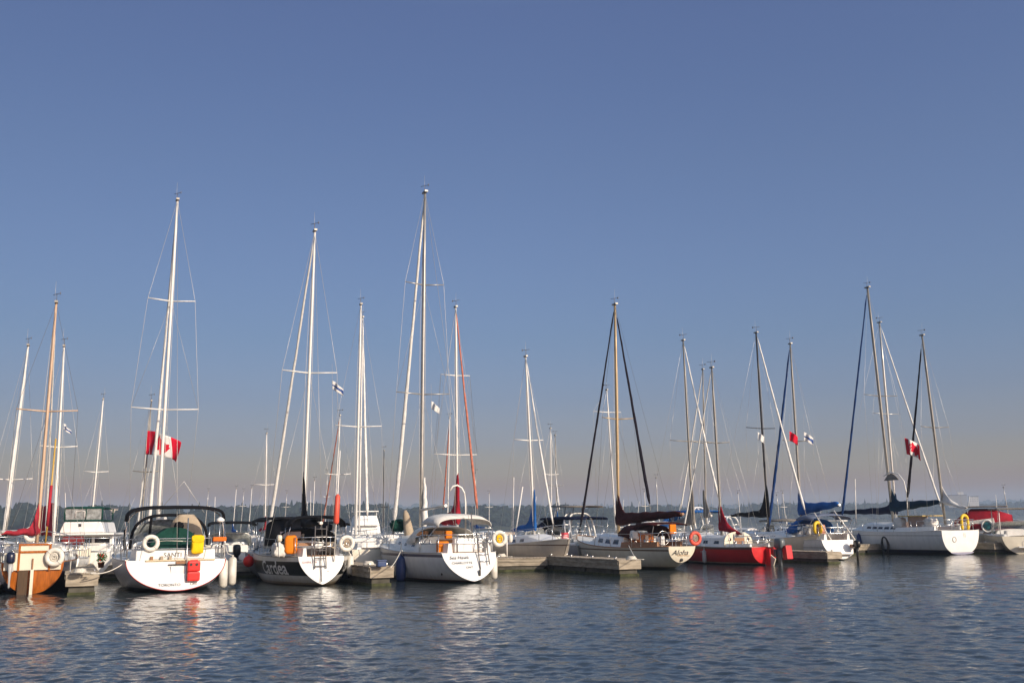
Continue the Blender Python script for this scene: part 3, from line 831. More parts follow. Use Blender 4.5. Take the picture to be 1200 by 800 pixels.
# ------------------------------------------------------------------ docks
def dock(label, A, B, width, top=.6, name='finger_dock', group='floating docks', planks=None, cleats=2):
    """floating dock: plank deck, fascia boards and dark floats; A (inner end) and B (outer end) on the centre line"""
    A, B = Vector((A[0], A[1], 0)), Vector((B[0], B[1], 0)); L = (B - A).length; d = (B - A) / L
    M = Matrix.Translation(A) @ Matrix.Rotation(math.atan2(d.y, d.x), 4, 'Z')
    root = tag(empty(name, M), label, 'dock', group)
    r = random.Random(int(L * 100))
    mb = MB(); n = max(6, int(L / .145)); st = L / n
    for i in range(n):
        mb.box((st * (i + .5), r.uniform(-.008, .008), top - .02 + r.uniform(-.004, .004)), (st - .012, width + .06 + r.uniform(0, .03), .04))
    mb.build('deck_planks', G('dock_plank'), root)
    hF = top * .52
    for sgn in (1, -1):
        mb = MB(); mb.box((L / 2, sgn * (width / 2 - .025), top - .045 - hF / 2), (L, .05, hF)); mb.build('fascia_board', G('dock_fascia'), root)
        mb = MB(); mb.box((L / 2, sgn * (width / 2 + .022), top - .13), (L - .02, .04, .1)); mb.build('rub_rail', G('dock_fascia'), root)
    for x in (-.026, L + .026):
        mb = MB(); mb.box((x, 0, top - .045 - hF / 2), (.05, width + .02, hF)); mb.build('end_board', G('dock_fascia'), root)
    k = max(1, int(L / 2.6))
    for i in range(k):
        mb = MB(); mb.box((L * (i + .5) / k, 0, (top - .05 - hF) / 2 - .2), (L / k - .18, width - .16, top - .06 - hF + .4), ch=.03); mb.build('float', G('dock_float'), root)
    mb = MB(); mb.box((L / 2, 0, .03), (L + .02, width - .12, .1)); mb.build('algae_band', G('algae'), root)
    for i in range(cleats):
        for sgn in (1, -1):
            x = L * (.3 + .65 * i / max(1, cleats - 1)) if cleats > 1 else L * .9
            mb = MB(); c = Vector((x, sgn * (width / 2 - .1), top)); mb.tube([c + Vector((-.11, 0, .07)), c + Vector((0, 0, .055)), c + Vector((.11, 0, .07))], .016, 6); mb.tube([c + Vector((-.03, 0, 0)), c + Vector((-.03, 0, .06))], .014, 6); mb.tube([c + Vector((.03, 0, 0)), c + Vector((.03, 0, .06))], .014, 6)
            mb.build('cleat', G('stainless'), root)
    return root
HD = 24
hv = Vector((-math.sin(math.radians(HD)), math.cos(math.radians(HD)), 0))
def finger(label, px, py, L, width, top=.6, **k):
    e = on_water(px, py); return dock(label, e + hv * L, e, width, top, **k)
finger('short weathered finger dock beside the orange sterned boat', 95, 697, 11.0, .9, .66)
finger('wooden finger dock with a blue bin on its outer end', 447, 686, 9.5, .8, .64)
finger('long grey finger dock alongside the boat with the maroon sail cover', 738, 674.5, 8.6, .95, .62, cleats=4)
finger('finger dock end showing between the red boat and the white sloop', 978, 660, 10, .85, .55)
dock('wooden main walkway behind the row of moored boats', (-40, 37.2), (1.2, 44.4), 1.9, .58, name='main_walkway', cleats=6)
dock('wooden main walkway running behind the maroon covered boat towards the ketch', (2.5, 50.5), (48, 77), 1.9, .58, name='main_walkway', cleats=6)
# breakwater far behind the boats
mb = MB(); pts = [on_water(-60, 643), on_water(140, 640), on_water(420, 634), on_water(600, 627)]
for i in range(3):
    a, b = pts[i], pts[i + 1]; d = (b - a); L = d.length; ang = math.atan2(d.y, d.x)
    mb.box(((a + b) / 2 + Vector((0, 0, .3))), (L, 2.4, .9), Matrix.Rotation(ang, 3, 'Z'), ch=.08)
bw = mb.build('breakwater', G('breakwater_conc')); tag(bw, 'low sandy coloured breakwater across the open water behind the boats', 'breakwater')
# ================================================================== the near row
def stern(px, py): p = on_water(px, py); return (p.x, p.y)
def stern_at(px, d): p = at_d(px, 650, d); return (p.x, p.y)
def hull_white(name, boot=(.02, .02, .03), zb=.1, anti=(.02, .02, .025), body=(.84, .83, .81), stripe=None):
    bands = [(zb * .4, anti), (zb, boot)]
    if stripe: bands += [(stripe[0], body), (stripe[1], stripe[2])]
    bands += [(9, body)]
    return hull_mat(name, bands)

# ---- orange varnished transom, navy hull
b = Boat('sailboat', 'navy hulled sailboat with varnished orange wooden transom and red sail cover', stern(36, 695.5), 23, 8.6, 2.5, fs=.98, fb=1.35, tw=.72, n=2.1, zbs=.0, rs=-.06, dr=.5)
b.hull(hull_mat('hull_navy', [(.06, (.01, .01, .012)), (9, (.012, .018, .05))]), G('varnish'), rail_m=G('teak'))
b.cabin(2.3, 6.4, .42, .66, G('cream_gelcoat'))
b.cockpit(.3, 2.2, .3, G('cream_gelcoat'))
# cream panelled bulwark with timber posts and cap over the transom
b.flatpanel('bulwark', -.82, .82, .74, 1.28, -.13, G('cream_gelcoat'), .06)
b.flatpanel('cap_rail', -.5, .42, 1.5, 1.56, -.14, G('varnish'), .09)
b.flatpanel('cap_rail', -.5, .42, 1.27, 1.33, -.15, G('varnish'), .1)
for y in (.40, -.48): b.flatpanel('post', y - .03, y + .03, .72, 1.56, -.17, G('varnish'), .06)
b.flatpanel('bulwark', -.48, .40, 1.335, 1.495, -.13, G('cream_gelcoat'), .04)
b.flatpanel('rudder', -.045, .045, -.25, .76, -.2, G('cream_gelcoat'), .12)
b.flatpanel('painted_shadow', .12, .40, -.1, .73, -.115, G('shadow_brown'), .05)  # dark strip painting the rudder post's cast shadow on the transom
b.flatpanel('tiller', -.02, .02, .75, 1.1, -.2, G('teak'), .04)
b.outboard(-.34, .62, 1.32, G('outboard_navy'), G('fender_grey'), .85)
b.pushpit(.58, 1.2)
b.lifelines(1.5, 6.6)
xm = b.x_for_px(44, 1.9)
b.mast(xm, (66, 355), G('wood_mast'), .075, [(482, .95)], wire=G('dark_wire'), wr=.005)
b.boom(xm, xm - 2.6, 1.95, G('red_canvas'), rise=-.02, collar=.95, fat=.13, swing=20)
b.furl(G('sail'), r=.045, f0=.06, f1=.9)
# ochre staff with a red roll at the stern
b.tubes('flag_staff', [[Vector((.15, -.3, 1.3)), Vector((.0, -.36, 3.0)), Vector((-.1, -.40, 4.9))]], .028, mat('ochre_pole', (.55, .34, .06), .4))
mb = MB(); mb.tube([Vector((.06, -.33, 2.1)), Vector((-.02, -.365, 3.4))], [.05, .045], 8); b.part(mb, 'rolled_ensign', G('red_canvas'))
B1 = b
lifebuoy('white ring buoy on the rail above the orange wooden transom', b.M @ Vector((-.32, -.62, 1.13)), .22, .08, facing=10, rope='rope_white')
lifebuoy('small white ring buoy on the cabin top of the orange sterned boat', b.M @ Vector((2.9, .25, 1.85)), .2, .07, facing=10)
fender('white round fender low on the navy hull', b.M @ (b.side_at(1.2, .28, -1, .16)), b.M @ b.side_at(1.2, 1.0, -1), .15, m='fender_grey', ball=True)

# ---- white boat half out of frame
b = Boat('sailboat', 'white sailboat cut by the picture edge with black sail cover on white mast', stern(-28, 694), 23, 9, 2.9, fs=1.15, fb=1.4, tw=.8, n=2.2, rs=.15)
b.hull(hull_white('hull_edge', boot=(.02, .03, .09)))
b.cabin(2.6, 6.6, .45); b.cockpit(.3, 2.5, .3); b.pushpit(.62); b.lifelines(1.4, 7)
xm = b.x_for_px(16, 1.9)
b.mast(xm, (33, 405), G('white_mast'), .075, [(562, .8)])
b.boom(xm, xm - 2.2, 1.85, G('black_canvas'), collar=1.2, fat=.15)
b.furl(G('sail'), r=.06)

# ---- Santi
b = Boat('sailboat', 'white sloop with green cockpit cover, yellow bag and red can on its transom', stern(206, 694), 24, 10.2, 3.5, fs=1.0, fb=1.35, tw=.86, n=1.95, m=2.0, zbs=.06, rs=.28, dr=.45)
b.hull(hull_mat('hull_santi', [(.07, (.012, .012, .014)), (.11, (.02, .02, .025)), (9, (.85, .84, .83))]), G('gelcoat'))
mb = MB(); pts = [b.sec(0, v / 20, 1) + Vector((-.02, 0, 0)) for v in range(21)] + [b.sec(0, v / 20, -1) + Vector((-.02, 0, 0)) for v in range(19, -1, -1)]
mb.tube(pts, .014, 5); b.part(mb, 'transom_edge_stripe', mat('stripe_red', (.4, .02, .03), .4))
b.cabin(3.4, 7.6, .5, .62, win=4)
b.cockpit(.25, 3.3, .34)
b.flatpanel('stern_coaming', -1.18, 1.22, .98, 1.3, .34, G('gelcoat'), .1, ch=.04)
# sugar-scoop step: recess frame, step tread and grey panel painting the well's shade
xs = lambda z: b.tx(z)
mb = MB(); mb.box((xs(.62) - .035, .02 - .2, .55), (.05, .72, .52), ch=.01); b.part(mb, 'step_panel', G('gelcoat'))
mb = MB(); mb.box((xs(.62) - .05, -.5, .57), (.05, .24, .42), ch=.01); b.part(mb, 'step_well_shade', G('grey_gelcoat'))
mb = MB(); mb.box((xs(.84) - .06, -.12, .855), (.08, .74, .035), ch=.01); b.part(mb, 'step_lip', G('black'))
mb = MB(); mb.box((xs(.9) - .05, -.13, .905), (.05, .3, .09), ch=.01); b.part(mb, 'vent', G('teak'))
mb = MB(); mb.box((xs(1.0) - .04, -.12, .985), (.06, 2.1, .045), ch=.01); b.part(mb, 'teak_step', mat('step_cream', (.6, .48, .3), .5))
for y, mm in ((.75, 'teak'), (.45, 'rope_white'), (.2, 'rope_white')):
    mb = MB(); mb.box((xs(1.05) - .05, y, 1.06), (.06, .09, .12), ch=.01); b.part(mb, 'chock', G('tan_canvas') if mm != 'teak' else G('teak'))
def on_tr(bt, dx=-.07): return lambda u, v, y, z: Vector((bt.tx(z + v) + dx, y - u, z + v))
lettering('SANTI', .2, lambda u, v: Vector((.28, .12 - u, 1.145 + v)), G('lettering_black'), b.root)
b.name_on_transom('TORONTO', .115, .2, .24, G('lettering_black'), xs=1.15)
b.name_on_transom('ON', .115, -.52, .26, G('lettering_black'), xs=1.15)
b.pushpit(.66, 1.6)
b.tubes('stern_pole', [[Vector((xs(.3) - .09, -.3, .35)), Vector((xs(1.0) - .07, -.3, 1.2)), Vector((.3, -.3, 2.3))]], .022, G('stainless'))
b.lifelines(1.9, 8.6, n=5)
# green canvas over the wheel, and a crew-high rail
mb = MB(); rings = []
for x, k in ((.85, .96), (1.2, 1.0), (1.75, 1.02), (2.4, .9)):
    rings.append([Vector((x, .78 * k, 1.22)), Vector((x, .8 * k, 1.5)), Vector((x, .62 * k, 1.78)), Vector((x, .3 * k, 1.98)), Vector((x, 0, 2.02)), Vector((x, -.3 * k, 1.97)), Vector((x, -.58 * k, 1.8)), Vector((x, -.76 * k, 1.52)), Vector((x, -.76 * k, 1.22))])
mb.loft(rings, smooth=False); b.part(mb, 'cockpit_cover', G('green_canvas'))
mb = MB(); mb.lathe([(.02, -.16), (.14, -.1), (.16, 0), (.12, .1), (.02, .14)], (1.3, -.12, 2.06), 12); b.part(mb, 'winch_cover', G('black_canvas'))
b.tubes('grab_rail', [[Vector((.5, .95, 1.55)), Vector((.45, .3, 1.6)), Vector((.45, -.6, 1.55)), Vector((.5, -.9, 1.66))]], .014, G('rope_white'))
# bimini: a narrow rolled top on hoops, and the lower hoop of the dodger
o, rows = b.arch_canvas('bimini', [(.75, 1.5, 2.2, 2.62), (1.05, 1.54, 2.22, 2.69), (1.4, 1.54, 2.22, 2.7)], G('black_canvas'), th=.05, ex=3.6)
b.hoop('bimini_frame', 1.05, 1.53, 1.1, 2.62, G('stainless'), .02, ex=5)
for sd in (1, -1):
    b.tubes('bimini_strut', [[Vector((.3, sd * 1.5, 1.12)), Vector((.75, sd * 1.49, 2.22))]], .016, G('stainless'))
    b.tubes('canvas_boot', [[Vector((1.2, sd * 1.52, 1.35)), Vector((1.1, sd * 1.54, 1.95))]], .045, G('black_canvas'))
    b.tubes('bimini_strut', [[Vector((1.4, sd * 1.53, 2.24)), Vector((2.0, sd * 1.5, 1.35))]], .016, G('stainless'))
b.hoop('dodger_frame', 3.1, 1.26, 1.3, 2.44, G('black_canvas'), .05, ex=3)
for y in (.62, -.52): b.tubes('dodger_strut', [[Vector((3.15, y, 2.4)), Vector((3.4, y * 1.04, 1.45))]], .05, G('black_canvas'))
o, rows = b.arch_canvas('dodger', [(3.5, 1.2, 1.3, 2.3), (4.0, 1.18, 1.3, 2.0), (4.6, 1.1, 1.32, 1.62)], G('clear_vinyl'), ex=3)
b.tubes('dinghy_davit', [[Vector((2.3, -1.02, 2.5)), Vector((2.2, -.3, 3.55)), Vector((2.3, .45, 2.55))]], .012, G('wire'))
mb = MB(); rings = []
for k in range(9):
    f = k / 8; z = 2.45 - .75 * f; w = .1 + .5 * math.sin(PI * min(1, f * .55 + .08)); rings.append([Vector((2.7 + .05 * math.cos(a), -.48 + w * math.sin(a) * .9 + .08 * math.cos(3 * a), z)) for a in [2 * PI * q / 12 for q in range(12)]])
mb.loft(rings); b.part(mb, 'hanging_sailcloth', G('tan_canvas'))
xm = b.x_for_px(185, 2.2)
b.mast(xm, (208, 235), G('white_mast'), .088, [(480, 1.28), (353, .92)], wr=.007)
b.boom(xm, xm - 3.2, 2.35, None)
b.furl(G('sail'), foot=(9.9, .25, 1.5), r=.07)
# wind generator post and light on the starboard quarter
b.tubes('antenna_post', [[Vector((.5, -1.3, 1.1)), Vector((.45, -1.32, 2.2))]], .02, G('stainless'))
mb = MB(); mb.lathe([(.01, -.08), (.12, -.07), (.14, 0), (.07, .06), (.01, .09)], (.45, -1.32, 2.24), 12); b.part(mb, 'radar_dome', G('gelcoat'))
mb = MB(); mb.box((.35, -1.3, 1.62), (.28, .42, .14), ch=.03); b.part(mb, 'cushion', G('orange_cover'))
BS = b
lifebuoy('white ring buoy hanging beside the green cockpit cover', b.M @ Vector((.2, .80, 1.53)), .2, .068)
# yellow bag on the rail and red can on the step
def lumpy(root, name, c, d, m, seed, ch=.05, n=2, amp=.03):
    bm = bmesh.new(); bmesh.ops.create_cube(bm, size=1); r = random.Random(seed)
    bmesh.ops.subdivide_edges(bm, edges=bm.edges, cuts=4, use_grid_fill=True)
    for v in bm.verts:
        q = v.co * 2; k = (abs(q.x) ** 6 + abs(q.y) ** 6 + abs(q.z) ** 6) ** (1 / 6)
        q = q / max(k, 1e-6); v.co = Vector((q.x * d[0] / 2, q.y * d[1] / 2, q.z * d[2] / 2)) + Vector([r.uniform(-amp, amp) for _ in range(3)])
    bm.verts.index_update(); mb = MB(); mb.add([v.co + Vector(c) for v in bm.verts], [[v.index for v in f.verts] for f in bm.faces], True); bm.free()
    return mb.build(name, m, root)
M = b.M @ Matrix.Translation((.1, -.6, 1.47)) @ Matrix.Scale(.8, 4)
r_ = tag(empty('bag', M), 'yellow fabric bag tied on the stern rail above the red can', 'bag')
lumpy(r_, 'pouch', (0, 0, 0), (.22, .46, .74), G('yellow_fabric'), 4, amp=.018); lumpy(r_, 'flap', (-.1, 0, .22), (.06, .48, .26), G('yellow_fabric'), 5, amp=.012)
mb = MB(); mb.tube([(-.1, .16, .34), (-.05, .16, .46), (.05, .16, .42)], .015, 5); mb.build('strap', G('black'), r_)
M = b.M @ Matrix.Translation((xs(.62) - .22, -.5, .64)) @ Matrix.Scale(.78, 4)
r_ = tag(empty('fuel_can', M), 'red plastic fuel can standing at the transom of the white sloop', 'fuel can')
mb = MB(); mb.box((0, 0, -.2), (.22, .5, .36), ch=.05); mb.build('lower_tank', G('red_plastic'), r_)
mb = MB(); mb.box((0, 0, .2), (.22, .5, .42), ch=.06); mb.build('upper_tank', G('red_plastic'), r_)
mb = MB(); mb.box((0, .0, .43), (.07, .3, .05), ch=.015); mb.build('handle', G('red_plastic'), r_)
for y in (.12, -.1):
    mb = MB(); mb.lathe([(.05, -.02), (.055, 0), (.05, .02)], (-.115, y, .27), 10, axis='X'); mb.build('cap', G('black'), r_)
for i, (x, z, dz) in enumerate(((1.1, .5, .0), (1.6, .55, .05))):
    xo = b.side_at(x, z, -1, .14 + .26 * i); fender(('long white fender hanging on the shaded quarter of the sloop with green cover', 'second long white fender floating outside the first one')[i], b.M @ xo, b.M @ (b.side_at(x, .98, -1) + Vector((0, 0, .5))), .14, .95)
rope('pale mooring rope from the sloop with green cover to the short finger dock', b.M @ Vector((.6, 1.4, 1.05)), on_water(108, 672, 0) * .0 + Vector(at_d(106, 671.5, 30.4)), .15)

# ---- dark sided sloop with lettering along the hull
b = Boat('sailboat', 'black and white sloop with large pale lettering along its side', stern(378, 686.5), 24, 8.8, 3.15, fs=.98, fb=1.35, tw=.5, n=1.32, nm=2.5, m=1.9, zbs=.06, rs=.3, dr=.45, tm=.38)
b.hull(hull_mat('hull_cardea', [(.03, (.2, .13, .06)), (.1, (.5, .42, .32)), (.34, (.7, .68, .64)), (.80, (.012, .012, .013)), (9, (.66, .64, .6))]), G('gelcoat'), rail_m=G('grey_mast'))
b.cabin(2.9, 6.6, .45, .62, win=3); b.cockpit(.3, 2.8, .32)
b.name_on_side('Cardea', .64, 1.95, .57, G('lettering_white'), 1, xs=1.0, bold=.012)
b.name_on_side('Cardea', .42, 1.3, .56, G('lettering_white'), -1, xs=-1.0)
b.name_on_transom('DARILYN', .1, .42, .80, G('lettering_red'), xs=1.2)
b.name_on_transom('ONT', .09, -.22, .47, G('lettering_red'), xs=1.2)
# boarding ladder up the transom and rail
for y in (.27, -.12): b.tubes('ladder_rail', [[Vector((b.tx(.62) - .13, y, .58)), Vector((b.tx(.95) - .13, y, 1.0)), Vector((.1, y, 2.0))]], .02, G('dark_wire'))
for z in (.66, .92, 1.18, 1.42, 1.66, 1.9): b.tubes('rung', [[Vector((min(.1, b.tx(z) - .13), .27, z)), Vector((min(.1, b.tx(z) - .13), -.12, z))]], .017, G('dark_wire'))
b.tubes('rudder_line', [[Vector((b.tx(.1) - .1, .05, .15)), Vector((b.tx(.95) - .1, .05, .98))]], .016, G('dark_wire'))
b.pushpit(.64, 1.4); b.lifelines(1.7, 7.3, n=4)
lumpy(b.root, 'cushion', (.75, .95, 1.38), (.2, .42, .62), G('orange_fabric'), 8, amp=.015)
lumpy(b.root, 'cushion', (1.2, -.5, 1.24), (.5, .4, .4), G('tan_canvas'), 9, amp=.02)
# folded sail and a covered cream outboard on the port quarter
lumpy(b.root, 'sail_bag', (.95, 1.34, 1.2), (.5, .4, .42), G('white_canvas'), 10, amp=.05)
b.outboard(.4, 1.42, 1.72, G('cream_gelcoat'), G('white_mast'), .55)
mb = MB(); mb.box((1.5, 1.35, 1.22), (.5, .1, .34), Matrix.Rotation(.5, 3, 'X'), ch=.03); b.part(mb, 'weather_cloth', G('navy_canvas'))
xm = b.x_for_px(355, 2.2)
b.mast(xm, (369, 271), G('white_mast'), .08, [(437, 1.05)], wr=.007)
b.boom(xm, xm - 2.9, 2.1, G('black_canvas'), collar=1.75, fat=.2)
b.furl(G('sail'), foot=(8.55, .35, 1.55), r=.075)
o, rows = b.arch_canvas('dodger', [(2.4, 1.05, 1.3, 1.9), (2.9, 1.0, 1.3, 1.95), (3.6, .9, 1.3, 1.6)], G('black_canvas'), ex=3.2)
o, rows = b.arch_canvas('bimini', [(.75, .95, 1.95, 2.3), (1.2, 1.0, 1.98, 2.36), (1.7, 1.0, 1.95, 2.28)], G('black_canvas'), ex=3.4, th=.03)
for sd in (1, -1):
    for x in (.8, 1.7): b.tubes('bimini_strut', [[Vector((1.2, sd * 1.08, 1.28)), Vector((x, sd * .97, 1.98))]], .015, G('stainless'))
b.flatpanel('sign', .2, .95, 1.62, 1.82, 2.75, mat('sign_pink', (.5, .4, .42), .5))
BC = b
lifebuoy('white ring buoy beside the boarding ladder of the black hulled sloop', b.M @ Vector((-.02, -.80, 1.4)), .215, .07, rope='tan_canvas')
# man-overboard pole with an orange float
M = b.M @ Matrix.Translation((.15, -.42, 1.0)); r_ = tag(empty('overboard_pole', M), 'white pole with long orange float standing at the black sloop stern', 'marker pole')
P = lambda z: Vector((0, .0, z)) + Vector((.06, -.05, 0)) * z
mb = MB(); mb.tube([P(-.2), P(3.6)], .022, 6); mb.build('pole', G('white_mast'), r_)
mb = MB(); mb.tube([P(1.05), P(1.12), P(2.0), P(2.08)], [.04, .1, .085, .04], 10); mb.build('float', G('orange_buoy'), r_)
fender('red ball fender at the bow end of the pale lettering', b.M @ (b.side_at(5.6, .72, 1, .2)), b.M @ b.side_at(5.6, 1.1, 1), .22, m='red_plastic', ball=True)
fender('pale fender on the shaded quarter of the black sloop', b.M @ b.side_at(1.4, .62, -1, .13), b.M @ (b.side_at(1.4, 1.0, -1) + Vector((0, 0, .3))), .13, .7)
fender('second pale fender beside the wooden dock corner', b.M @ b.side_at(2.0, .55, -1, .13), b.M @ (b.side_at(2.0, 1.0, -1) + Vector((0, 0, .3))), .13, .7)

# ---- white sloop with blue stripe and white bimini
b = Boat('sailboat', 'white sloop with navy sheer stripe, white bimini and black script on the transom', stern(556, 683), 23, 10, 3.35, fs=1.02, fb=1.42, tw=.6, n=1.55, nm=2.4, m=1.9, zbs=.07, rs=.55, dr=.45)
b.hull(hull_mat('hull_hunter', [(.04, (.01, .01, .012)), (.09, (.12, .03, .02)), (.86, (.84, .83, .81)), (.955, (.02, .03, .09)), (9, (.66, .65, .64))]), G('gelcoat'))
b.cabin(3.2, 8.0, .5, .66, front=1.6, win=3, ww=.32, wh=.13); b.cockpit(.5, 3.1, .36)
tb = lambda z: b.tx(z) - .064
for body, sz, y, z, c in (('Sea Hawk', .15, .42, .86, 'lettering_black'), ('CHARLOTTE', .11, .34, .68, 'lettering_black'), ('ONT', .1, .1, .53, 'lettering_black')):
    b.name_on_transom(body, sz, y, z, G(c), xs=1.2, shear=.25 if 'Sea' in body else 0)
for y in (-.28, -.62): b.tubes('ladder_rail', [[Vector((tb(.5) - .05, y * 1.0, .45 if y > -.5 else .62)), Vector((tb(1.0) - .05, y * 1.05, 1.05)), Vector((.55, y * 1.1, 1.7))]], .02, G('dark_wire'))
for z in (.72, .95, 1.2, 1.45): b.tubes('rung', [[Vector((tb(min(z, 1.0)) - .05, -.29, z)), Vector((tb(min(z, 1.0)) - .05, -.63, z))]], .015, G('stainless'))
mb = MB(); mb.box((tb(.33) - .02, -.22, .34), (.06, .07, .2), ch=.01); b.part(mb, 'ladder_foot', G('black'))
mb = MB(); mb.lathe([(.02, -.02), (.05, -.01), (.05, .02)], b.side_at(.9, .3, 1, .0), 10, axis='Y'); b.part(mb, 'exhaust_outlet', G('black'))
b.flatpanel('stern_seat', -.55, .5, 1.0, 1.52, .75, G('gelcoat'), .25, ch=.06)
b.flatpanel('cockpit_cushion', .62, 1.05, 1.02, 1.42, .95, G('orange_fabric'), .18, ch=.05)
b.flatpanel('horn_box', .48, .72, 1.5, 1.78, 1.0, G('orange_fabric'), .2, ch=.04)
b.pushpit(.62, 1.6); b.lifelines(1.9, 8.3, n=5)
o, rows = b.arch_canvas('bimini', [(.9, 1.0, 1.92, 2.2), (1.5, 1.06, 1.98, 2.34), (2.3, 1.06, 2.0, 2.38), (2.9, 1.0, 1.95, 2.26)], G('white_canvas'), ex=2.9, th=.025)
for sd in (1, -1):
    for x in (1.1, 3.0): b.tubes('bimini_strut', [[Vector((2.0, sd * 1.2, 1.35)), Vector((x * .93, sd * 1.0, 1.95))]], .018, G('stainless'))
o, rows = b.arch_canvas('dodger', [(3.1, 1.18, 1.35, 1.9), (3.7, 1.14, 1.35, 1.96), (4.6, 1.05, 1.32, 1.6)], G('white_canvas'), ex=3.2)
for y in (.55, -.1, -.7): b.flatpanel('dodger_window', y - .24, y + .24, 1.58, 1.8, 4.15, G('clear_vinyl'), .02)
xm = b.x_for_px(493, 2.0)
b.mast(xm, (498, 226), G('mast_grey_alu'), .1, [(462, 1.15), (334, .85)], wr=.007)
b.boom(xm, xm - 3.0, 2.6, None, rise=.1)
b.furl(G('sail'), foot=(9.75, .1, 1.6), r=.095)
mb = MB(); pts = [Vector((xm - .15 + rnd.uniform(-.05, .05), -.12 + .02 * math.sin(k * 2.1), 3.9 - k * .2)) for k in range(11)]; mb.tube(pts, [.03, .05, .06, .07, .08, .09, .11, .12, .12, .11, .09], 9); b.part(mb, 'gathered_mainsail', G('sail'))
mb = MB(); pts = [Vector((xm + .35, .55 - .03 * k, 2.6 - k * .16)) for k in range(8)]; mb.tube(pts, [.05, .12, .15, .16, .18, .19, .2, .18], 9); b.part(mb, 'hanging_sail_bag', G('tan_canvas'))
lumpy(b.root, 'gathered_cover', (xm + .9, .7, 2.0), (.5, .5, .42), G('green_canvas'), 14, amp=.06)
b.tubes('mast_arch', [[Vector((.45, -.1, 1.5)), Vector((.55, -.1, 2.4))]], .02, G('dark_wire'))
mb = MB(); mb.tube([Vector((2.9, -.75, 1.4)), Vector((2.9, -.75, 2.8)), Vector((2.9, -.72, 3.15)), Vector((2.9, -.6, 3.36)), Vector((2.9, -.42, 3.46)), Vector((2.9, -.25, 3.42)), Vector((2.9, -.12, 3.25))], .035, 8); b.part(mb, 'light_gantry', G('white_mast'))
BH = b
lifebuoy('white ring buoy with yellow line on the rail of the blue striped sloop', b.M @ Vector((.35, -1.08, 1.48)), .225, .07, rope='yellow_fabric')
fender('tall navy blue fender between the dock corner and the blue striped hull', b.M @ b.side_at(3.2, .42, 1, .19), b.M @ b.side_at(3.2, 1.1, 1), .19, .95, m='fender_blue')
fender('long cream fender hanging past the white script transom', b.M @ b.side_at(1.0, .45, -1, .12), b.M @ b.side_at(1.0, 1.0, -1), .12, .8)
rope('pale rope from the blue striped sloop down to the dock with the blue bin', b.M @ b.side_at(3.3, 1.12, 1), at_d(458, 664.5, 32.8), .06)
p = at_d(446.5, 664.5, 33.6); r_ = tag(empty('bin', Matrix.Translation((p.x, p.y, .64)) @ Matrix.Rotation(math.radians(24), 4, 'Z')), 'low blue bin on the end of the finger dock', 'bin')
mb = MB(); mb.box((0, 0, .09), (.3, .26, .18), ch=.03); mb.build('body', G('bin_blue'), r_); mb = MB(); mb.box((0, 0, .2), (.33, .29, .04), ch=.015); mb.build('lid', G('bin_blue'), r_)

# ---- cream hull, maroon sail cover
b = Boat('sailboat', 'cream hulled cutter with long maroon sail cover and scripted gold lettered transom', stern(798, 667.5), 23, 9.6, 3.0, fs=.98, fb=1.42, tw=.44, n=1.75, m=2.1, zbs=.3, rs=-.25, dr=.5, rb=1.3, dip=.18)
b.hull(hull_mat('hull_alto', [(.05, (.05, .06, .03)), (.1, (.1, .09, .05)), (.78, (.66, .63, .53)), (.83, (.12, .07, .04)), (9, (.6, .58, .5))]), G('cream_gelcoat'), rail_m=G('teak'))
b.cabin(3.4, 7.2, .5, .66, win=3, ww=.5, wh=.22); b.cockpit(.8, 3.3, .26, G('teak'))
mb = MB(); mb.box((3.15, .05, 1.22), (.4, 1.1, .62), ch=.02); b.part(mb, 'wooden_bulkhead', G('varnish'))
mb = MB(); mb.box((2.93, -.12, 1.28), (.02, .16, .3), ch=.005); b.part(mb, 'compass_panel', G('gelcoat'))
b.name_on_transom('Aloha', .3, .1, .72, G('lettering_black'), xs=1.1, shear=.3)
b.name_on_transom('KINGSTON', .085, .0, .6, G('lettering_gold'), xs=1.1)
b.name_on_transom('ONT', .07, -.33, .58, G('lettering_gold'))
mb = MB(); mb.lathe([(.02, -.02), (.07, -.01), (.07, .02)], (b.tx(.4) - .06, 0, .42), 10, axis='X'); b.part(mb, 'exhaust_outlet', G('black'))
b.pushpit(.58, 1.5); b.lifelines(2.0, 8.2, n=5)
xm = b.x_for_px(724.5, 2.2)
b.mast(xm, (720.5, 357), G('gold_mast'), .095, [(491, .85)], wr=.006, wire=G('dark_wire'), foot=1.45)
b.boom(xm, b.x_for_px(799, 2.4), 2.0, G('maroon_canvas'), m=G('teak'), rise=.33, collar=1.1, fat=.28, tail=.18)
b.furl(G('furl_dark'), foot_px=None, r=.07)
# second furled headsail on the inner stay and the tall mizzen staysail roll aft
A = b.to_local(at_d(762.5, 598, 42.6)); b.furl(G('furl_dark'), foot=A, head=b.T + Vector((-.1, 0, -.4)), r=.075, drum=False)
o, rows = b.arch_canvas('dodger', [(2.15, .9, 1.2, 1.86), (2.8, .9, 1.3, 1.9), (3.5, .86, 1.4, 1.88), (3.9, .82, 1.4, 1.66)], G('maroon_canvas'), ex=4)
for sd in (1, -1): b.tubes('dodger_strut', [[Vector((2.2, sd * .92, 1.2)), Vector((2.15, sd * .9, 1.8))]], .03, G('maroon_canvas'))
o, rows = b.arch_canvas('bimini', [(.6, .8, 1.84, 1.92), (1.4, .85, 1.88, 2.0), (2.15, .9, 1.86, 1.98)], G('maroon_canvas'), ex=4)
for sd in (1, -1): b.tubes('bimini_strut', [[Vector((1.0, sd * .85, 1.1)), Vector((.75, sd * .8, 1.86))]], .018, G('dark_wire'))
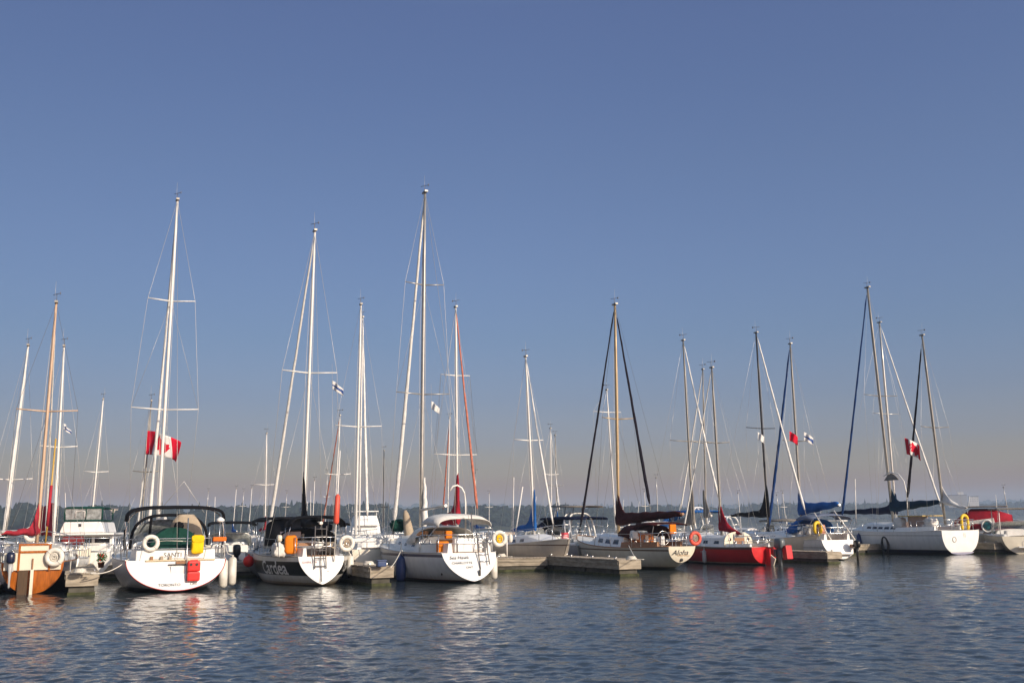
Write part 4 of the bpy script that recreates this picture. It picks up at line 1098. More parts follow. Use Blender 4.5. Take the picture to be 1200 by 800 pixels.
mb = MB(); mb.tube([Vector((1.3, .3 * math.cos(t), 1.32 + .3 * math.sin(t))) for t in [2 * PI * k / 20 for k in range(20)]], .016, 6, closed=True); b.part(mb, 'wheel', G('stainless'))
mb = MB(); mb.box((1.42, 0, 1.1), (.16, .18, .6), ch=.03); b.part(mb, 'pedestal', G('gelcoat'))
b.flatpanel('orange_locker', .12, .42, 1.5, 1.9, .1, G('orange_fabric'), .12, ch=.02)
b.tubes('locker_post', [[Vector((.16, .27, .9)), Vector((.16, .27, 1.52))]], .018, G('stainless'))
lumpy(b.root, 'cushion', (2.2, .95, 1.45), (.3, .3, .36), G('white_canvas'), 21, amp=.03)
BA = b
lifebuoy('salmon red ring buoy at the stern of the maroon covered cutter', b.M @ Vector((.0, -.78, 1.3)), .235, .075, m='orange_buoy', band='orange_buoy', rope='tan_canvas')
rope('pale rope from the maroon covered cutter to the long grey dock end', b.M @ b.side_at(2.1, 1.02, 1), at_d(746, 656, 37.2), .03)

# ---- red hulled sloop
b = Boat('sailboat', 'small red hulled sloop with red sail cover and grey outboard', stern(897, 662), 24, 7.0, 2.35, fs=.82, fb=1.05, tw=.66, n=1.9, zbs=.05, rs=-.1, dr=.3, rb=.8)
b.hull(hull_mat('hull_red', [(.05, (.02, .015, .015)), (.10, (.6, .5, .42)), (.70, (.55, .012, .018)), (9, (.16, .05, .05))]), G('red_hull_paint'), rail_m=G('grey_mast'))
b.cabin(2.0, 5.6, .52, .72, front=1.5, win=2, ww=.4, wh=.16); b.cockpit(.3, 1.9, .2)
mb = MB(); pts = [Vector((1.93, .82 * math.cos(t), .86 + .66 * max(0, math.sin(t)) ** .6)) for t in [PI * k / 16 for k in range(17)]]; mb.add(pts + [p + Vector((.05, 0, 0)) for p in pts], [list(range(17)), list(range(33, 16, -1))]); b.part(mb, 'bulkhead', G('cream_gelcoat'))
mb = MB(); mb.box((1.9, -.02, 1.16), (.04, .62, .5), ch=.01); b.part(mb, 'companionway_screen', G('clear_vinyl'))
for y in (.5, -.56):
    mb = MB(); mb.lathe([(.02, -.02), (.07, -.01), (.07, .02)], (1.9, y, 1.16), 12, axis='X'); b.part(mb, 'porthole', G('black'))
b.name_on_side('ST. MARY', .13, 3.2, .56, G('lettering_white'), 1)
b.flatpanel('rudder', -.03, .03, -.2, .75, -.25, G('red_hull_paint'), .3)
mb = MB(); mb.box((-.42, -.05, .2), (.4, .06, .45), Matrix.Rotation(-.5, 3, 'Y'), ch=.02); b.part(mb, 'rudder_blade', G('cream_gelcoat'))
b.outboard(-.55, -.42, 1.22, G('outboard_grey'), G('outboard_grey'), 1.15)
mb = MB(); mb.box((-.86, -.6, .58), (.3, .34, .62), Matrix.Rotation(.12, 3, 'Y'), ch=.03); b.part(mb, 'outboard_cover', G('red_hull_paint'))
b.pushpit(.5, 1.0); b.lifelines(1.3, 5.6, n=3)
xm = b.x_for_px(845, 1.9)
b.mast(xm, (834, 431), G('grey_mast'), .07, [(519, .72)], wr=.005)
b.boom(xm, b.x_for_px(869, 1.6), 1.72, G('dark_red_canvas'), rise=-.28, collar=1.0, fat=.2)
b.furl(G('sail'), foot=(6.75, 0, 1.15), r=.05, drum=False)
BR = b
for i, x in enumerate((3.1, 5.2)):
    fender(('grey white fender amidships on the red hull', 'grey white fender near the bow of the red hull')[i], b.M @ b.side_at(x, .36, 1, .1), b.M @ b.side_at(x, .9, 1), .1, .62, m='fender_grey')

# ---- white sloop with blue cover and black outboard
b = Boat('sailboat', 'white sloop with bright blue sail cover and black outboard on the stern', stern(988, 656.5), 14, 7.7, 2.8, fs=1.02, fb=1.3, tw=.68, n=1.9, zbs=.08, rs=.3, dr=.45)
b.hull(hull_mat('hull_cs', [(.05, (.012, .012, .014)), (.3, (.17, .03, .025)), (.62, (.74, .73, .7)), (.65, (.35, .33, .31)), (9, (.74, .73, .7))]), G('gelcoat'))
b.cabin(2.7, 6.2, .5, .68, front=1.4, win=3, ww=.4); b.cockpit(.4, 2.6, .34)
b.name_on_side('EVENTIDE', .1, 1.75, .88, G('lettering_black'), 1)
b.outboard(-.35, -.62, 1.0, G('outboard_black'), G('outboard_black'), .85)
mb = MB(); mb.box((-.1, -.62, .72), (.26, .34, .16), ch=.02); b.part(mb, 'outboard_bracket', G('teak'))
mb = MB(); mb.box((-.12, .1, .36), (.32, 1.1, .1), ch=.03); b.part(mb, 'swim_platform', G('gelcoat'))
b.pushpit(.62, 1.4); b.lifelines(1.7, 6.2, n=4)
o, rows = b.arch_canvas('dodger', [(2.4, 1.08, 1.4, 2.08), (3.0, 1.06, 1.36, 2.12), (3.9, .95, 1.3, 1.7)], G('blue_canvas'), ex=3)
o, rows = b.arch_canvas('bimini', [(.7, 1.1, 2.0, 2.24), (1.6, 1.2, 2.05, 2.36), (2.3, 1.15, 2.0, 2.26)], mat('bluegrey_canvas', (.14, .17, .25), .8, bump=.4), ex=2.8)
for sd in (1, -1):
    for x in (.75, 2.25): b.tubes('bimini_strut', [[Vector((1.4, sd * 1.2, 1.3)), Vector((x, sd * 1.13, 2.03))]], .016, G('stainless'))
b.tubes('gantry_leg', [[Vector((.1, .2, .5)), Vector((.9, .9, 2.4))]], .03, G('white_mast')); b.tubes('gantry_leg', [[Vector((.2, -.9, 1.0)), Vector((1.0, -.3, 2.5))]], .03, G('white_mast'))
lumpy(b.root, 'folded_sail', (1.5, .9, 1.5), (.7, .5, .5), G('white_canvas'), 31, amp=.05); lumpy(b.root, 'cushion', (1.0, .5, 1.5), (.3, .34, .55), mat('salmon_cloth', (.6, .3, .2), .8), 33, amp=.03)
xm = b.x_for_px(939, 1.9)
b.mast(xm, (926, 403), G('grey_mast'), .075, [(517, .9)], wr=.006)
b.boom(xm, b.x_for_px(983, 2.7), 2.42, G('blue_canvas'), rise=.35, collar=1.0, fat=.3, tail=.22)
b.furl(G('furl_blue'), r=.095)
BW = b
horseshoe('yellow horseshoe buoy in the cockpit of the blue covered sloop', b.M @ Vector((.75, .85, 1.62)), w=.2, h=.28)

# ---- white ketch
b = Boat('sailboat', 'long white ketch with two masts, dark teal sail cover and rounded white transom', stern(1127, 649.5), 21, 10.3, 3.7, fs=1.36, fb=1.62, tw=.74, n=2.7, m=2.2, zbs=.0, rs=-.05, dr=.5, dip=.16)
b.hull(hull_mat('hull_ketch', [(.05, (.008, .009, .02)), (.26, (.01, .014, .05)), (1.05, (.82, .81, .78)), (1.08, (.3, .29, .27)), (9, (.82, .81, .78))]), G('gelcoat'), rail_m=G('white_mast'))
mb = MB(); st = [b.sec(0, v / 20, 1) for v in range(21)] + [b.sec(0, v / 20, -1) for v in range(19, -1, -1)]
mb = MB(); mb.add([Vector((-.075, .9 * math.cos(a) * .95, .14 + .13 * math.sin(a))) for a in [PI + PI * k / 12 for k in range(13)]] , [list(range(13))]); b.part(mb, 'boot_top', mat('boot_violet', (.3, .3, .4), .4))
b.cabin(3.6, 8.2, .55, .66, front=1.6, win=5, ww=.42, wh=.17); b.cockpit(.8, 3.6, .3)
mb = MB(); mb.tube([Vector((-.09, .52 + .13 * math.cos(t), .85 + .15 * math.sin(t))) for t in [2 * PI * k / 18 for k in range(18)]], .015, 5, closed=True); b.part(mb, 'stern_port', G('dark_wire'))
for y in (-.2, -.3): b.tubes('drain_stain', [[Vector((-.085, y, 1.2)), Vector((-.085, y - .01, .96))]], .008, mat('stain', (.35, .33, .25), .6))
b.pushpit(.6, 1.6); b.lifelines(2.0, 8.7, n=6)
mb = MB(); mb.box((2.5, .6, 1.82), (1.5, .12, .7), ch=.03); b.part(mb, 'weather_cloth', mat('pinkish_cloth', (.55, .42, .36), .8, bump=.3))
mb = MB(); mb.box((2.6, .3, 2.2), (2.0, 1.6, .06), ch=.02); b.part(mb, 'cockpit_awning', mat('sand_awning', (.55, .4, .15), .7))
lumpy(b.root, 'sail_bag', (3.7, .9, 1.8), (.7, .5, .62), G('white_canvas'), 41, amp=.05); lumpy(b.root, 'sail_bag', (1.4, .7, 1.75), (.7, .5, .6), G('white_canvas'), 42, amp=.05)
xz = b.x_for_px(1107, 2.2)
b.mast(xz, (1080.5, 393), G('grey_mast'), .085, [(501, 1.05)], wr=.007, name='mizzen_mast')
hz_ = b.T.copy()
xm = b.x_for_px(1046.5, 2.2)
b.mast(xm, (1016.5, 337), G('grey_mast'), .105, [(464, 1.3)], wr=.007, back=False)
b.boom(xm, b.x_for_px(1102, 2.9), 2.6, G('teal_canvas'), rise=.35, collar=1.0, fat=.3, tail=.22)
b.furl(G('furl_blue'), r=.085)
A = b.to_local(at_d(1063, 588, 59.5)); b.furl(G('furl_dark'), foot=A, head=hz_ + Vector((.1, 0, -.5)), r=.085, drum=False)
b.boom(xz, b.x_for_px(1131, 3.0), 3.05, G('sail'), rise=-.45, collar=.75, fat=.17, tail=.12)
mb = MB(); mb.tube([Vector((3.4, .5, 1.9)), Vector((3.3, .55, 3.6)), Vector((3.5, .5, 4.3)), Vector((4.0, .4, 4.75)), Vector((4.8, .35, 4.9)), Vector((5.4, .3, 4.7))], .035, 8); b.part(mb, 'solar_arch', G('white_mast'))
mb = MB(); mb.add([Vector((4.0 + 1.3 * k / 8, .4, 4.4 + .42 * math.sin(PI * k / 8))) for k in range(9)], [list(range(9))]); solid(b.part(mb, 'arch_canvas', G('grey_canvas')), .03)
b.tubes('whip_aerial', [[Vector((b.x_for_px(1021, 1.7), 1.2, 1.6)), Vector((b.x_for_px(1024, 1.7), 1.2, 4.6))]], .03, G('white_mast'))
BK = b
horseshoe('yellow horseshoe buoy on the rail of the rounded white ketch stern', b.M @ Vector((.1, -.55, 1.78)), w=.24, h=.42)
fender('slate blue fender hanging on the ketch hull', b.M @ b.side_at(6.4, .72, 1, .1), b.M @ b.side_at(6.4, 1.4, 1), .15, .9, m='fender_blue')
M = b.M @ Matrix.Translation(b.side_at(4.1, .5, 1, .07)); r_ = tag(empty('fender_loop', M), 'dark looped tyre fender hanging on the white ketch side', 'fender')
mb = MB(); mb.tube([(.26 * math.cos(t), 0, .5 * math.sin(t)) for t in [2 * PI * k / 20 for k in range(20)]], .075, 8, closed=True); mb.build('loop', G('black'), r_)
mb = MB(); mb.tube([(0, 0, .5), (0, -.02, .95)], .012, 5); mb.build('lanyard', G('rope_white'), r_)

# dock on the far side of the ketch
stb = Vector((math.cos(math.radians(21)), math.sin(math.radians(21)), 0)); e = b.M.translation + stb * 2.75 - hv * .2
dock('finger dock beyond the white ketch with a yellow buoy', e + hv * 12, e, 1.1, .62)
# ================================================================== boats lying behind the near row
def bg_sail(label, foot_px, depth, top_px, hull, out=False, L=8.0, B=2.7, mastm='white_mast', r=.065, spr=(), cover=None, cover_px=None, boom_z=2.1, rise=.0, furl=None, furl_px=None, fr=.06, fs=.95, fb=1.25, wires=True, deg=None, fat=.17, collar=1.0, canvas=None, rails=True, detail=True, tmat=None, name='sailboat', wire=None, swing=0):
    deg = (HD if not out else HD + 180) if deg is None else deg
    a = math.radians(deg); h = Vector((-math.sin(a), math.cos(a), 0))
    q = at_d(foot_px, 610, depth); p = Vector((q.x, q.y, 0)) - h * (L * .56)
    b = Boat(name, label, p, deg, L, B, fs=fs, fb=fb, tw=.7, n=1.9, zbs=.05, rs=.15, dr=.4)
    b.hull(hull, tmat)
    if detail:
        b.cabin(L * .3, L * .8, .42, .66, win=3, ww=.4)
        b.cockpit(.4, L * .29, .3, hatch=False)
    if rails: b.pushpit(.58, 1.2); b.lifelines(1.6, L * .82, n=4)
    xm = L * .56
    b.mast(xm, top_px, G(mastm), r, spr, wr=.006, shrouds=wires, back=wires, wire=wire)
    if cover: b.boom(xm, (b.x_for_px(cover_px, 2.2) if cover_px and not out else xm - abs(cover_px or 2.6)), boom_z, G(cover), rise=rise, fat=fat, collar=collar, swing=swing)
    if furl: b.furl(G(furl), foot=(b.to_local(at_d(furl_px[0], furl_px[1], (b.M @ Vector((L - .2, 0, 0))).y)) if furl_px else None), r=fr, drum=False)
    if canvas: b.arch_canvas('dodger', [(L * .26, .95, 1.3, 1.95), (L * .32, .93, 1.28, 2.0), (L * .42, .85, 1.25, 1.6)], G(canvas), ex=3)
    return b
HW = lambda n, body=(.8, .79, .76), boot=(.02, .02, .04): hull_mat(n, [(.08, boot), (.14, boot), (9, body)])
h_white, h_grey, h_beige, h_cream = HW('hull_white'), HW('hull_pale_grey', (.4, .4, .41)), hull_mat('hull_beige', [(.1, (.05, .03, .03)), (1.05, (.44, .39, .33)), (1.1, (.1, .06, .04)), (9, (.5, .46, .4))]), HW('hull_cream', (.66, .6, .48))
h_navy2 = HW('hull_navy_small', (.02, .025, .06)); h_blue_stripe = hull_mat('hull_stripe', [(.12, (.02, .02, .05)), (.75, (.7, .69, .66)), (.85, (.03, .06, .2)), (9, (.7, .69, .66))])

bg_sail('white sailboat with red sail cover inside the orange sterned boat dock', 64.5, 40, (75, 406), h_white, L=7.6, spr=[(524, .7)], cover='red_canvas', cover_px=72, boom_z=1.9, swing=-10, r=.07, furl='sail', fr=.05)
bg_sail('white sailboat with bare slender mast behind the flybridge cruiser', 106.5, 56, (121, 468), h_white, out=True, L=8, spr=[(553, .65)], r=.065)
bF = bg_sail('grey hulled sailboat whose mast carries the large maple leaf flag', 165.5, 47, (177.5, 470), h_grey, L=7.5, spr=[(553, .6)], mastm='grey_mast', r=.05, furl='sail', fr=.05)
bg_sail('small sailboat with red mast boot behind the grey cabin cruiser', 311, 66, (312.5, 508), h_white, out=True, L=7.5, spr=[(568, .75)], cover='dark_red_canvas', cover_px=2.0, boom_z=1.9, collar=.7, r=.065)
bg_sail('small sailboat with orange rolled jib behind the black sloop bimini', 391, 55, (398.5, 487), h_white, L=7.5, spr=[(556, .75)], r=.05, furl='furl_red', fr=.05)
bg_sail('grey sided sailboat with white transom behind the wooden finger dock', 417, 46.5, (423, 357), h_grey, L=9.5, B=3, spr=[(500, 1.1)], r=.08, tmat=G('cream_gelcoat'), deg=19, fs=1.05)
bg_sail('white sailboat with white rolled headsail bow on behind the finger dock', 421, 56, (425, 372), h_white, out=True, L=9, r=.07, furl='sail', furl_px=(430.5, 612), fr=.09, wires=False)
bg_sail('far sailboat with thin dark mast left of the tall white furled sail', 449, 78, (450, 528), h_white, L=7.5, mastm='dark_mast', spr=[(594, .6)], r=.05)
bg_sail('sailboat with dark red sail cover and red furled jib behind the white bimini', 536, 47, (534, 360), h_white, out=True, L=9.2, spr=[(440, .75), (533, 1.1)], mastm='white_mast', r=.075, cover='dark_red_canvas', cover_px=3.0, boom_z=2.15, collar=1.75, fat=.36, furl='furl_red', furl_px=(560, 604), fr=.065, canvas='red_canvas')
bg_sail('distant sailboat with thin red furled jib between the two taller masts', 524, 68, (527, 490), h_white, L=8, r=.055, furl='furl_red', furl_px=(519, 600), fr=.06, wires=False)
bK = bg_sail('beige hulled sailboat with bright blue sail cover, bow towards the long dock', 626, 46, (616, 418), h_beige, out=True, L=7.8, B=2.5, spr=[(516, .75)], r=.07, cover='blue_canvas', cover_px=2.5, boom_z=1.85, rise=-.1, collar=1.5, fat=.2, furl='sail', furl_px=(649, 620), fr=.055, fs=1.05, fb=1.35)
bK.tubes('spar', [[bK.to_local(at_d(601, 640, 47)), bK.to_local(at_d(602, 559, 47))]], .025, G('white_mast')); bK.tubes('spar', [[bK.to_local(at_d(603, 632, 47.4)), bK.to_local(at_d(612.5, 570, 47.4))]], .03, G('white_mast'))
bg_sail('far white sailboat with two thin pale stays beside the blue covered mast', 646, 72, (645, 502), h_white, out=True, L=8, spr=[(556, .7)], r=.055, furl='sail', furl_px=(656, 600), fr=.05)
bg_sail('far sailboat with small blue sail cover next to the navy canvas boat', 653, 78, (650.5, 510), h_white, out=True, L=8, mastm='grey_mast', spr=[(569, .7)], r=.055, cover='blue_canvas', cover_px=2.6, boom_z=1.9, collar=1.0)
bg_sail('white masted sailboat hidden behind the maroon sail cover', 721.5, 62, (711, 457), h_white, out=True, L=9, spr=[(483, 1.0)], r=.06)
bg_sail('sailboat with grey sail cover and long white furled jib behind the red ring buoy', 812, 53, (800.5, 399), h_white, out=True, L=9, spr=[(517, 1.1)], mastm='grey_mast', r=.07, cover='grey_canvas', cover_px=2.2, boom_z=2.0, collar=1.6, fat=.22, furl='sail', furl_px=(843, 588), fr=.06)
bg_sail('sailboat with slim grey mast and pale furled jib behind the red sloop bow', 827, 62, (823.5, 433), h_white, L=9, mastm='grey_mast', spr=[(519, .9)], r=.06, furl='sail', furl_px=(797, 600), fr=.06, cover='grey_canvas', cover_px=833, boom_z=2.4, collar=1.4)
bg_sail('sailboat with black mast and black sail cover behind the grey outboard', 900, 55, (886, 390), h_cream, out=True, L=9.5, spr=[(502, 1.0)], mastm='dark_mast', r=.075, cover='black_canvas', cover_px=3.4, boom_z=2.35, rise=.05, collar=1.5, fat=.2, furl='sail', furl_px=(945, 604), fr=.07)
bg_sail('white sloop with navy sail cover and white furled jib behind the ketch mainmast', 1050.5, 64, (1030.5, 378), h_white, out=True, L=11, B=3.3, spr=[(485, 1.1)], mastm='alu', r=.085, cover='navy_canvas', cover_px=6.2, boom_z=2.5, rise=.05, collar=1.3, fat=.24, furl='sail', furl_px=(1105, 600), fr=.07)
# thin far masts over the basin
far = [(273, 585, 95, 'white_mast', 'far white mast just beyond the black bimini end'), (282, 588, 105, 'alu', 'far silver mast beside the dark cruiser awning'), (291.5, 584, 98, 'white_mast', 'far white mast over the grey cabin cruiser windshield'), (333, 590, 110, 'alu', 'faint far mast close to the leaning white furled sail'), (366, 575, 88, 'white_mast', 'far mast with tiny masthead light over the black sail cover'), (381, 566, 92, 'alu', 'far slim mast beside the orange overboard pole'), (557, 566, 96, 'alu', 'far slim mast under the red furled jib'), (573, 590, 120, 'white_mast', 'tiny far mast against the dark woods by the yellow centred buoy'), (771, 572, 90, 'alu', 'far mast with red tip above the maroon boom'), (757, 588, 110, 'white_mast', 'tiny far mast beneath the dark furled headsail foot'), (868, 590, 105, 'white_mast', 'tiny far mast over the white arched powerboat'), (921, 590, 112, 'white_mast', 'tiny far mast between the blue furled jib and blue cover'), (914, 592, 118, 'alu', 'tiny far silver mast beside the blue furled jib'), (240, 588, 100, 'alu', 'far silver mast seen through the black bimini hoop'), (1183, 583, 115, 'alu', 'far slim mast at the pale hardtop of the edge powerboat')]
for i, (px, top, d, mm, lab) in enumerate(far):
    bg_sail(lab.replace('mast', 'masted sailboat', 1), px, d, (px + (600 - px) * .012, top - 12), h_white if i % 3 else h_navy2, out=bool(i % 2), L=7, B=2.3, mastm=mm, r=.05, spr=[((top + 610) / 2 - 6, .55)] if i % 2 else (), wires=False, rails=False, cover=('blue_canvas', None, 'white_canvas')[i % 3], cover_px=None if i % 2 == 0 else 2.2, boom_z=1.8, collar=.7)

# ---- power boats
def power(label, px, depth, deg, L, B, hull, canvas=None, fly=None, arch=False, hardtop=None, windshield=True, fs=.95, fb=1.3, ob=None, py=640, tmat=None, name='motorboat', bow=(.8,), top_z=2.15, side_curtain=None, cat='motorboat'):
    q = at_d(px, py, depth); b = Boat(name, label, (q.x, q.y), deg, L, B, fs=fs, fb=fb, tw=.93, n=3.0, m=1.7, zbs=-.05, rs=.05, dr=.4, rb=1.3, tm=.5, cat=cat)
    b.hull(hull, tmat)
    b.cabin(L * .42, L * .86, .34, .74, front=L * .26, win=2, ww=.7, wh=.12)
    zc = b.dz(L * .45) + .3; w = B * .42
    for sd in (1, -1):
        mb = MB(); mb.box((L * .2, sd * B * .40, b.dz(L * .2) + .06), (L * .36, .16, .16), ch=.04); b.part(mb, 'gunwale', G('gelcoat'))
    mb = MB(); mb.box((L * .2, 0, fs + .1), (.7, B * .6, .42), ch=.08); b.part(mb, 'stern_seat', G('white_canvas'))
    if windshield:
        b.hoop('windshield_frame', L * .44, w, zc - .12, zc + .5, G('alu'), .025, lean=-.25, ex=5)
        rows = [(L * .44 - .22, w * .97, zc - .1, zc + .46), (L * .52, w * .8, zc - .1, zc + .1)]
        b.arch_canvas('windshield', rows, G('clear_vinyl'), ex=5, th=.02)
    if canvas:
        b.arch_canvas('bimini', [(L * .1, w * 1.02, top_z - .14, top_z), (L * .27, w * 1.06, top_z - .1, top_z + .07), (L * .46, w, top_z - .12, top_z)], G(canvas), ex=4, th=.05)
        for sd in (1, -1):
            for x0, x1 in ((.12, .1), (.3, .45), (.3, .27)): b.tubes('bimini_strut', [[Vector((L * x0, sd * w * 1.04, fs + .1)), Vector((L * x1, sd * w * 1.02, top_z - .12))]], .016, G('stainless'))
        if side_curtain: b.arch_canvas('side_curtain', [(L * .44, w * .98, fs + .3, top_z - .02), (L * .58, w * .82, fs + .32, fs + .62)], G(side_curtain), ex=5, th=.02)
    if arch:
        for k in (0, .35): b.hoop('radar_arch', L * .2 + k, w * 1.1, fs, top_z + .25, G('gelcoat'), .05, lean=.3, ex=4)
    if hardtop:
        mb = MB(); mb.box((L * .35, 0, top_z + .2), (L * .34, B * .82, .09), ch=.035); b.part(mb, 'hardtop', G(hardtop))
        for sd in (1, -1):
            for x in (.22, .48): b.tubes('hardtop_post', [[Vector((L * x - .1, sd * B * .38, fs + .1)), Vector((L * x, sd * B * .36, top_z + .18))]], .028, G('white_mast'))
    if ob: b.outboard(-.35, ob[0], ob[1], G(ob[2]), None, 1.1)
    b.tubes('aerial', [[Vector((L * .4, B * .3, zc)), Vector((L * .34, B * .32, zc + 2.1))]], .012, G('white_mast'))
    return b
# flybridge cruiser with green enclosure
q = on_water(96, 668)
q = at_d(99, 640, 42)
b = power('white flybridge cruiser with dark green canvas enclosure behind the orange sterned boat', 84, 40, 12, 9.5, 3.4, h_white, None, windshield=False, fs=1.1, fb=1.6, name='cabin_cruiser', cat='cruiser')
z0 = 1.15
mb = MB(); rings = []
for x, w, z in ((1.9, 1.35, z0), (1.95, 1.3, 1.75)): pass
def trunk(bt, name, x0, x1, w0, w1, za, zb, m, rake=.25, ch=.0):
    mb = MB(); V = [Vector((x0, w0, za)), Vector((x1, w0 * .92, za)), Vector((x1, -w0 * .92, za)), Vector((x0, -w0, za)), Vector((x0 + rake * .4, w1, zb)), Vector((x1 - rake, w1 * .92, zb)), Vector((x1 - rake, -w1 * .92, zb)), Vector((x0 + rake * .4, -w1, zb))]
    mb.add(V, [(0, 1, 2, 3), (7, 6, 5, 4), (0, 4, 5, 1), (1, 5, 6, 2), (2, 6, 7, 3), (3, 7, 4, 0)]); o = bt.part(mb, name, m)
    md = o.modifiers.new('edge', 'BEVEL'); md.width = .05; md.segments = 2; return o
trunk(b, 'deckhouse', 2.2, 6.4, 1.25, 1.15, 1.05, 1.78, G('gelcoat'))
for y in (.72, 0, -.72): b.flatpanel('aft_window', y - .3, y + .3, 1.33, 1.68, 2.27, G('glass'), .03)
for sd in (1, -1): b.flatpanel('side_window', sd * 1.2 - .01, sd * 1.2 + .01, 1.36, 1.66, 4.2, G('glass'), 2.6)
b.flatpanel('bridge_deck', -1.3, 1.3, 1.78, 1.86, 3.3, G('gelcoat'), 3.6)
trunk(b, 'flybridge', 1.75, 5.0, .88, 0.72, 1.865, 2.32, G('gelcoat'), -.1)
trunk(b, 'bridge_side', 1.7, 1.82, .9, .74, 1.87, 2.3, G('gelcoat'), .0)
trunk(b, 'canvas_base', 1.78, 4.4, .76, .75, 2.33, 2.41, G('green_canvas'), .0)
trunk(b, 'canvas_roof', 1.75, 4.3, .78, .7, 2.86, 2.95, G('green_canvas'), .2)
for sd in (1, -1):
    for x in (1.82, 4.2): b.tubes('canvas_post', [[Vector((x, sd * .74, 2.4)), Vector((x, sd * .74, 2.9))]], .03, G('green_canvas'))
b.flatpanel('clear_curtain', -.7, .7, 2.41, 2.87, 1.84, G('clear_vinyl'), .015)
b.tubes('curtain_frame', [[Vector((1.81, -.1, 2.42)), Vector((1.81, -.1, 2.86))]], .02, G('green_canvas'))
b.tubes('seat_frame', [[Vector((1.8, .3, 2.5)), Vector((1.8, .3, 2.75)), Vector((1.8, .1, 2.78)), Vector((1.8, -.05, 2.75)), Vector((1.8, -.05, 2.5))]], .022, G('white_mast'))
lumpy(b.root, 'red_cover', (.9, .15, 1.55), (.7, .8, .34), mat('wine_canvas', (.2, .03, .03), .8), 51, amp=.03)
b.flatpanel('transom_gate', -.75, .9, .55, 1.25, -.12, G('cream_gelcoat'), .08)
b.pushpit(.55, 1.6)
mb = MB(); mb.box((1.7, .1, 2.18), (.02, .12, .12), ch=.005); b.part(mb, 'emblem', G('lettering_black'))
power('white powerboat with black bimini and black outboard behind the two long fenders', 274, 43, 20, 6.2, 2.3, h_white, 'black_canvas', fs=.95, ob=(-.1, 1.3, 'outboard_black'), top_z=2.2)
power('grey hulled cabin cruiser with dark windshield cover behind the red ball fender', 322, 41.5, 205, 7.5, 2.6, HW('hull_mid_grey', (.22, .22, .24)), 'black_canvas', fs=1.0, fb=1.25, top_z=2.3, side_curtain='black_canvas')
power('white powerboat with blue tarp under the black bimini', 392, 52, 28, 7, 2.5, h_white, 'black_canvas', top_z=2.2, side_curtain='navy_canvas')
b = power('far white flybridge yacht between the pale masts', 436, 78, 20, 9, 3.2, h_white, None, windshield=False, fs=1.2, fb=1.6, name='cabin_cruiser', cat='cruiser')
trunk(b, 'deckhouse', 2.2, 6.0, 1.2, 1.1, 1.2, 2.1, G('gelcoat')); trunk(b, 'flybridge', 1.8, 4.6, 1.0, .75, 2.11, 2.9, G('gelcoat'))
for y in (.5, -.5): b.flatpanel('aft_window', y - .35, y + .35, 1.5, 1.9, 2.3, G('glass'), .03)
b.flatpanel('bridge_roof', -.9, .9, 3.2, 3.28, 2.9, G('gelcoat'), 2.0)
for sd in (1, -1): b.tubes('roof_post', [[Vector((2.2, sd * .8, 2.8)), Vector((2.2, sd * .8, 3.2))]], .03, G('gelcoat'))
b = power('pale grey boat with red sign board beside the long dock', 688, 50, 62, 7, 2.5, h_grey, None, fs=.95, windshield=True)
b2 = power('workboat with navy canvas and a forest of upright poles behind the maroon covered cutter', 716, 56, 55, 8.5, 2.9, h_white, 'navy_canvas', fs=1.0, top_z=2.35, side_curtain='navy_canvas', arch=True)
for k in range(6): b2.tubes('rod_holder_pole', [[Vector((1.5 + k * .7, .9 - .1 * k, 1.1)), Vector((1.3 + k * .75, .8 - .3 * k, 3.2 - .1 * (k % 3)))]], .02, G('stainless'))
b2.arch_canvas('upper_awning', [(1.0, 1.0, 2.9, 3.0), (3.4, 1.0, 2.95, 3.05)], G('grey_canvas'), ex=4)
p = at_d(662, 628, 46.5); M = Matrix.Translation(p) @ Matrix.Rotation(math.radians(20), 4, 'Z'); r_ = tag(empty('sign', M), 'small red sign board on a post at the bow of the pale grey boat', 'sign')
mb = MB(); mb.box((0, 0, 0), (.36, .04, .34), ch=.01); mb.build('board', mat('sign_red', (.55, .03, .06), .5), r_)
mb = MB(); mb.box((0, -.023, .03), (.26, .004, .025)); mb.build('white_line', G('lettering_white'), r_); mb = MB(); mb.box((0, -.023, -.05), (.24, .004, .025)); mb.build('white_line', G('lettering_white'), r_)
mb = MB(); mb.tube([(0, .03, .15), (0, .03, -p.z + .5)], .025, 6); mb.build('post', G('white_mast'), r_)
power('white powerboat with low arch lying beyond the orange locker', 775, 58, 30, 7, 2.6, h_white, None, arch=True, top_z=1.9)
power('white powerboat with grey awning beside the red ring buoy', 800, 63, 40, 8, 2.8, h_white, 'white_canvas', top_z=2.0)
power('white powerboat with bright blue canvas top behind the red sail cover', 855, 66, 60, 8.5, 2.8, h_white, 'blue_canvas', top_z=2.75, side_curtain='blue_canvas', arch=True)
power('white powerboat with tall white arch behind the grey outboard', 897, 57, 62, 8, 2.8, h_white, None, arch=True, top_z=2.05, hardtop=None, fs=1.1)
power('white powerboat with silver rails in front of the navy sail cover', 962, 66, 60, 8, 2.8, h_white, 'grey_canvas', top_z=2.1)
power('white powerboat with pale hardtop in front of the ketch bow', 1016, 72, 60, 8, 2.8, h_blue_stripe, None, hardtop='white_canvas', top_z=1.8)
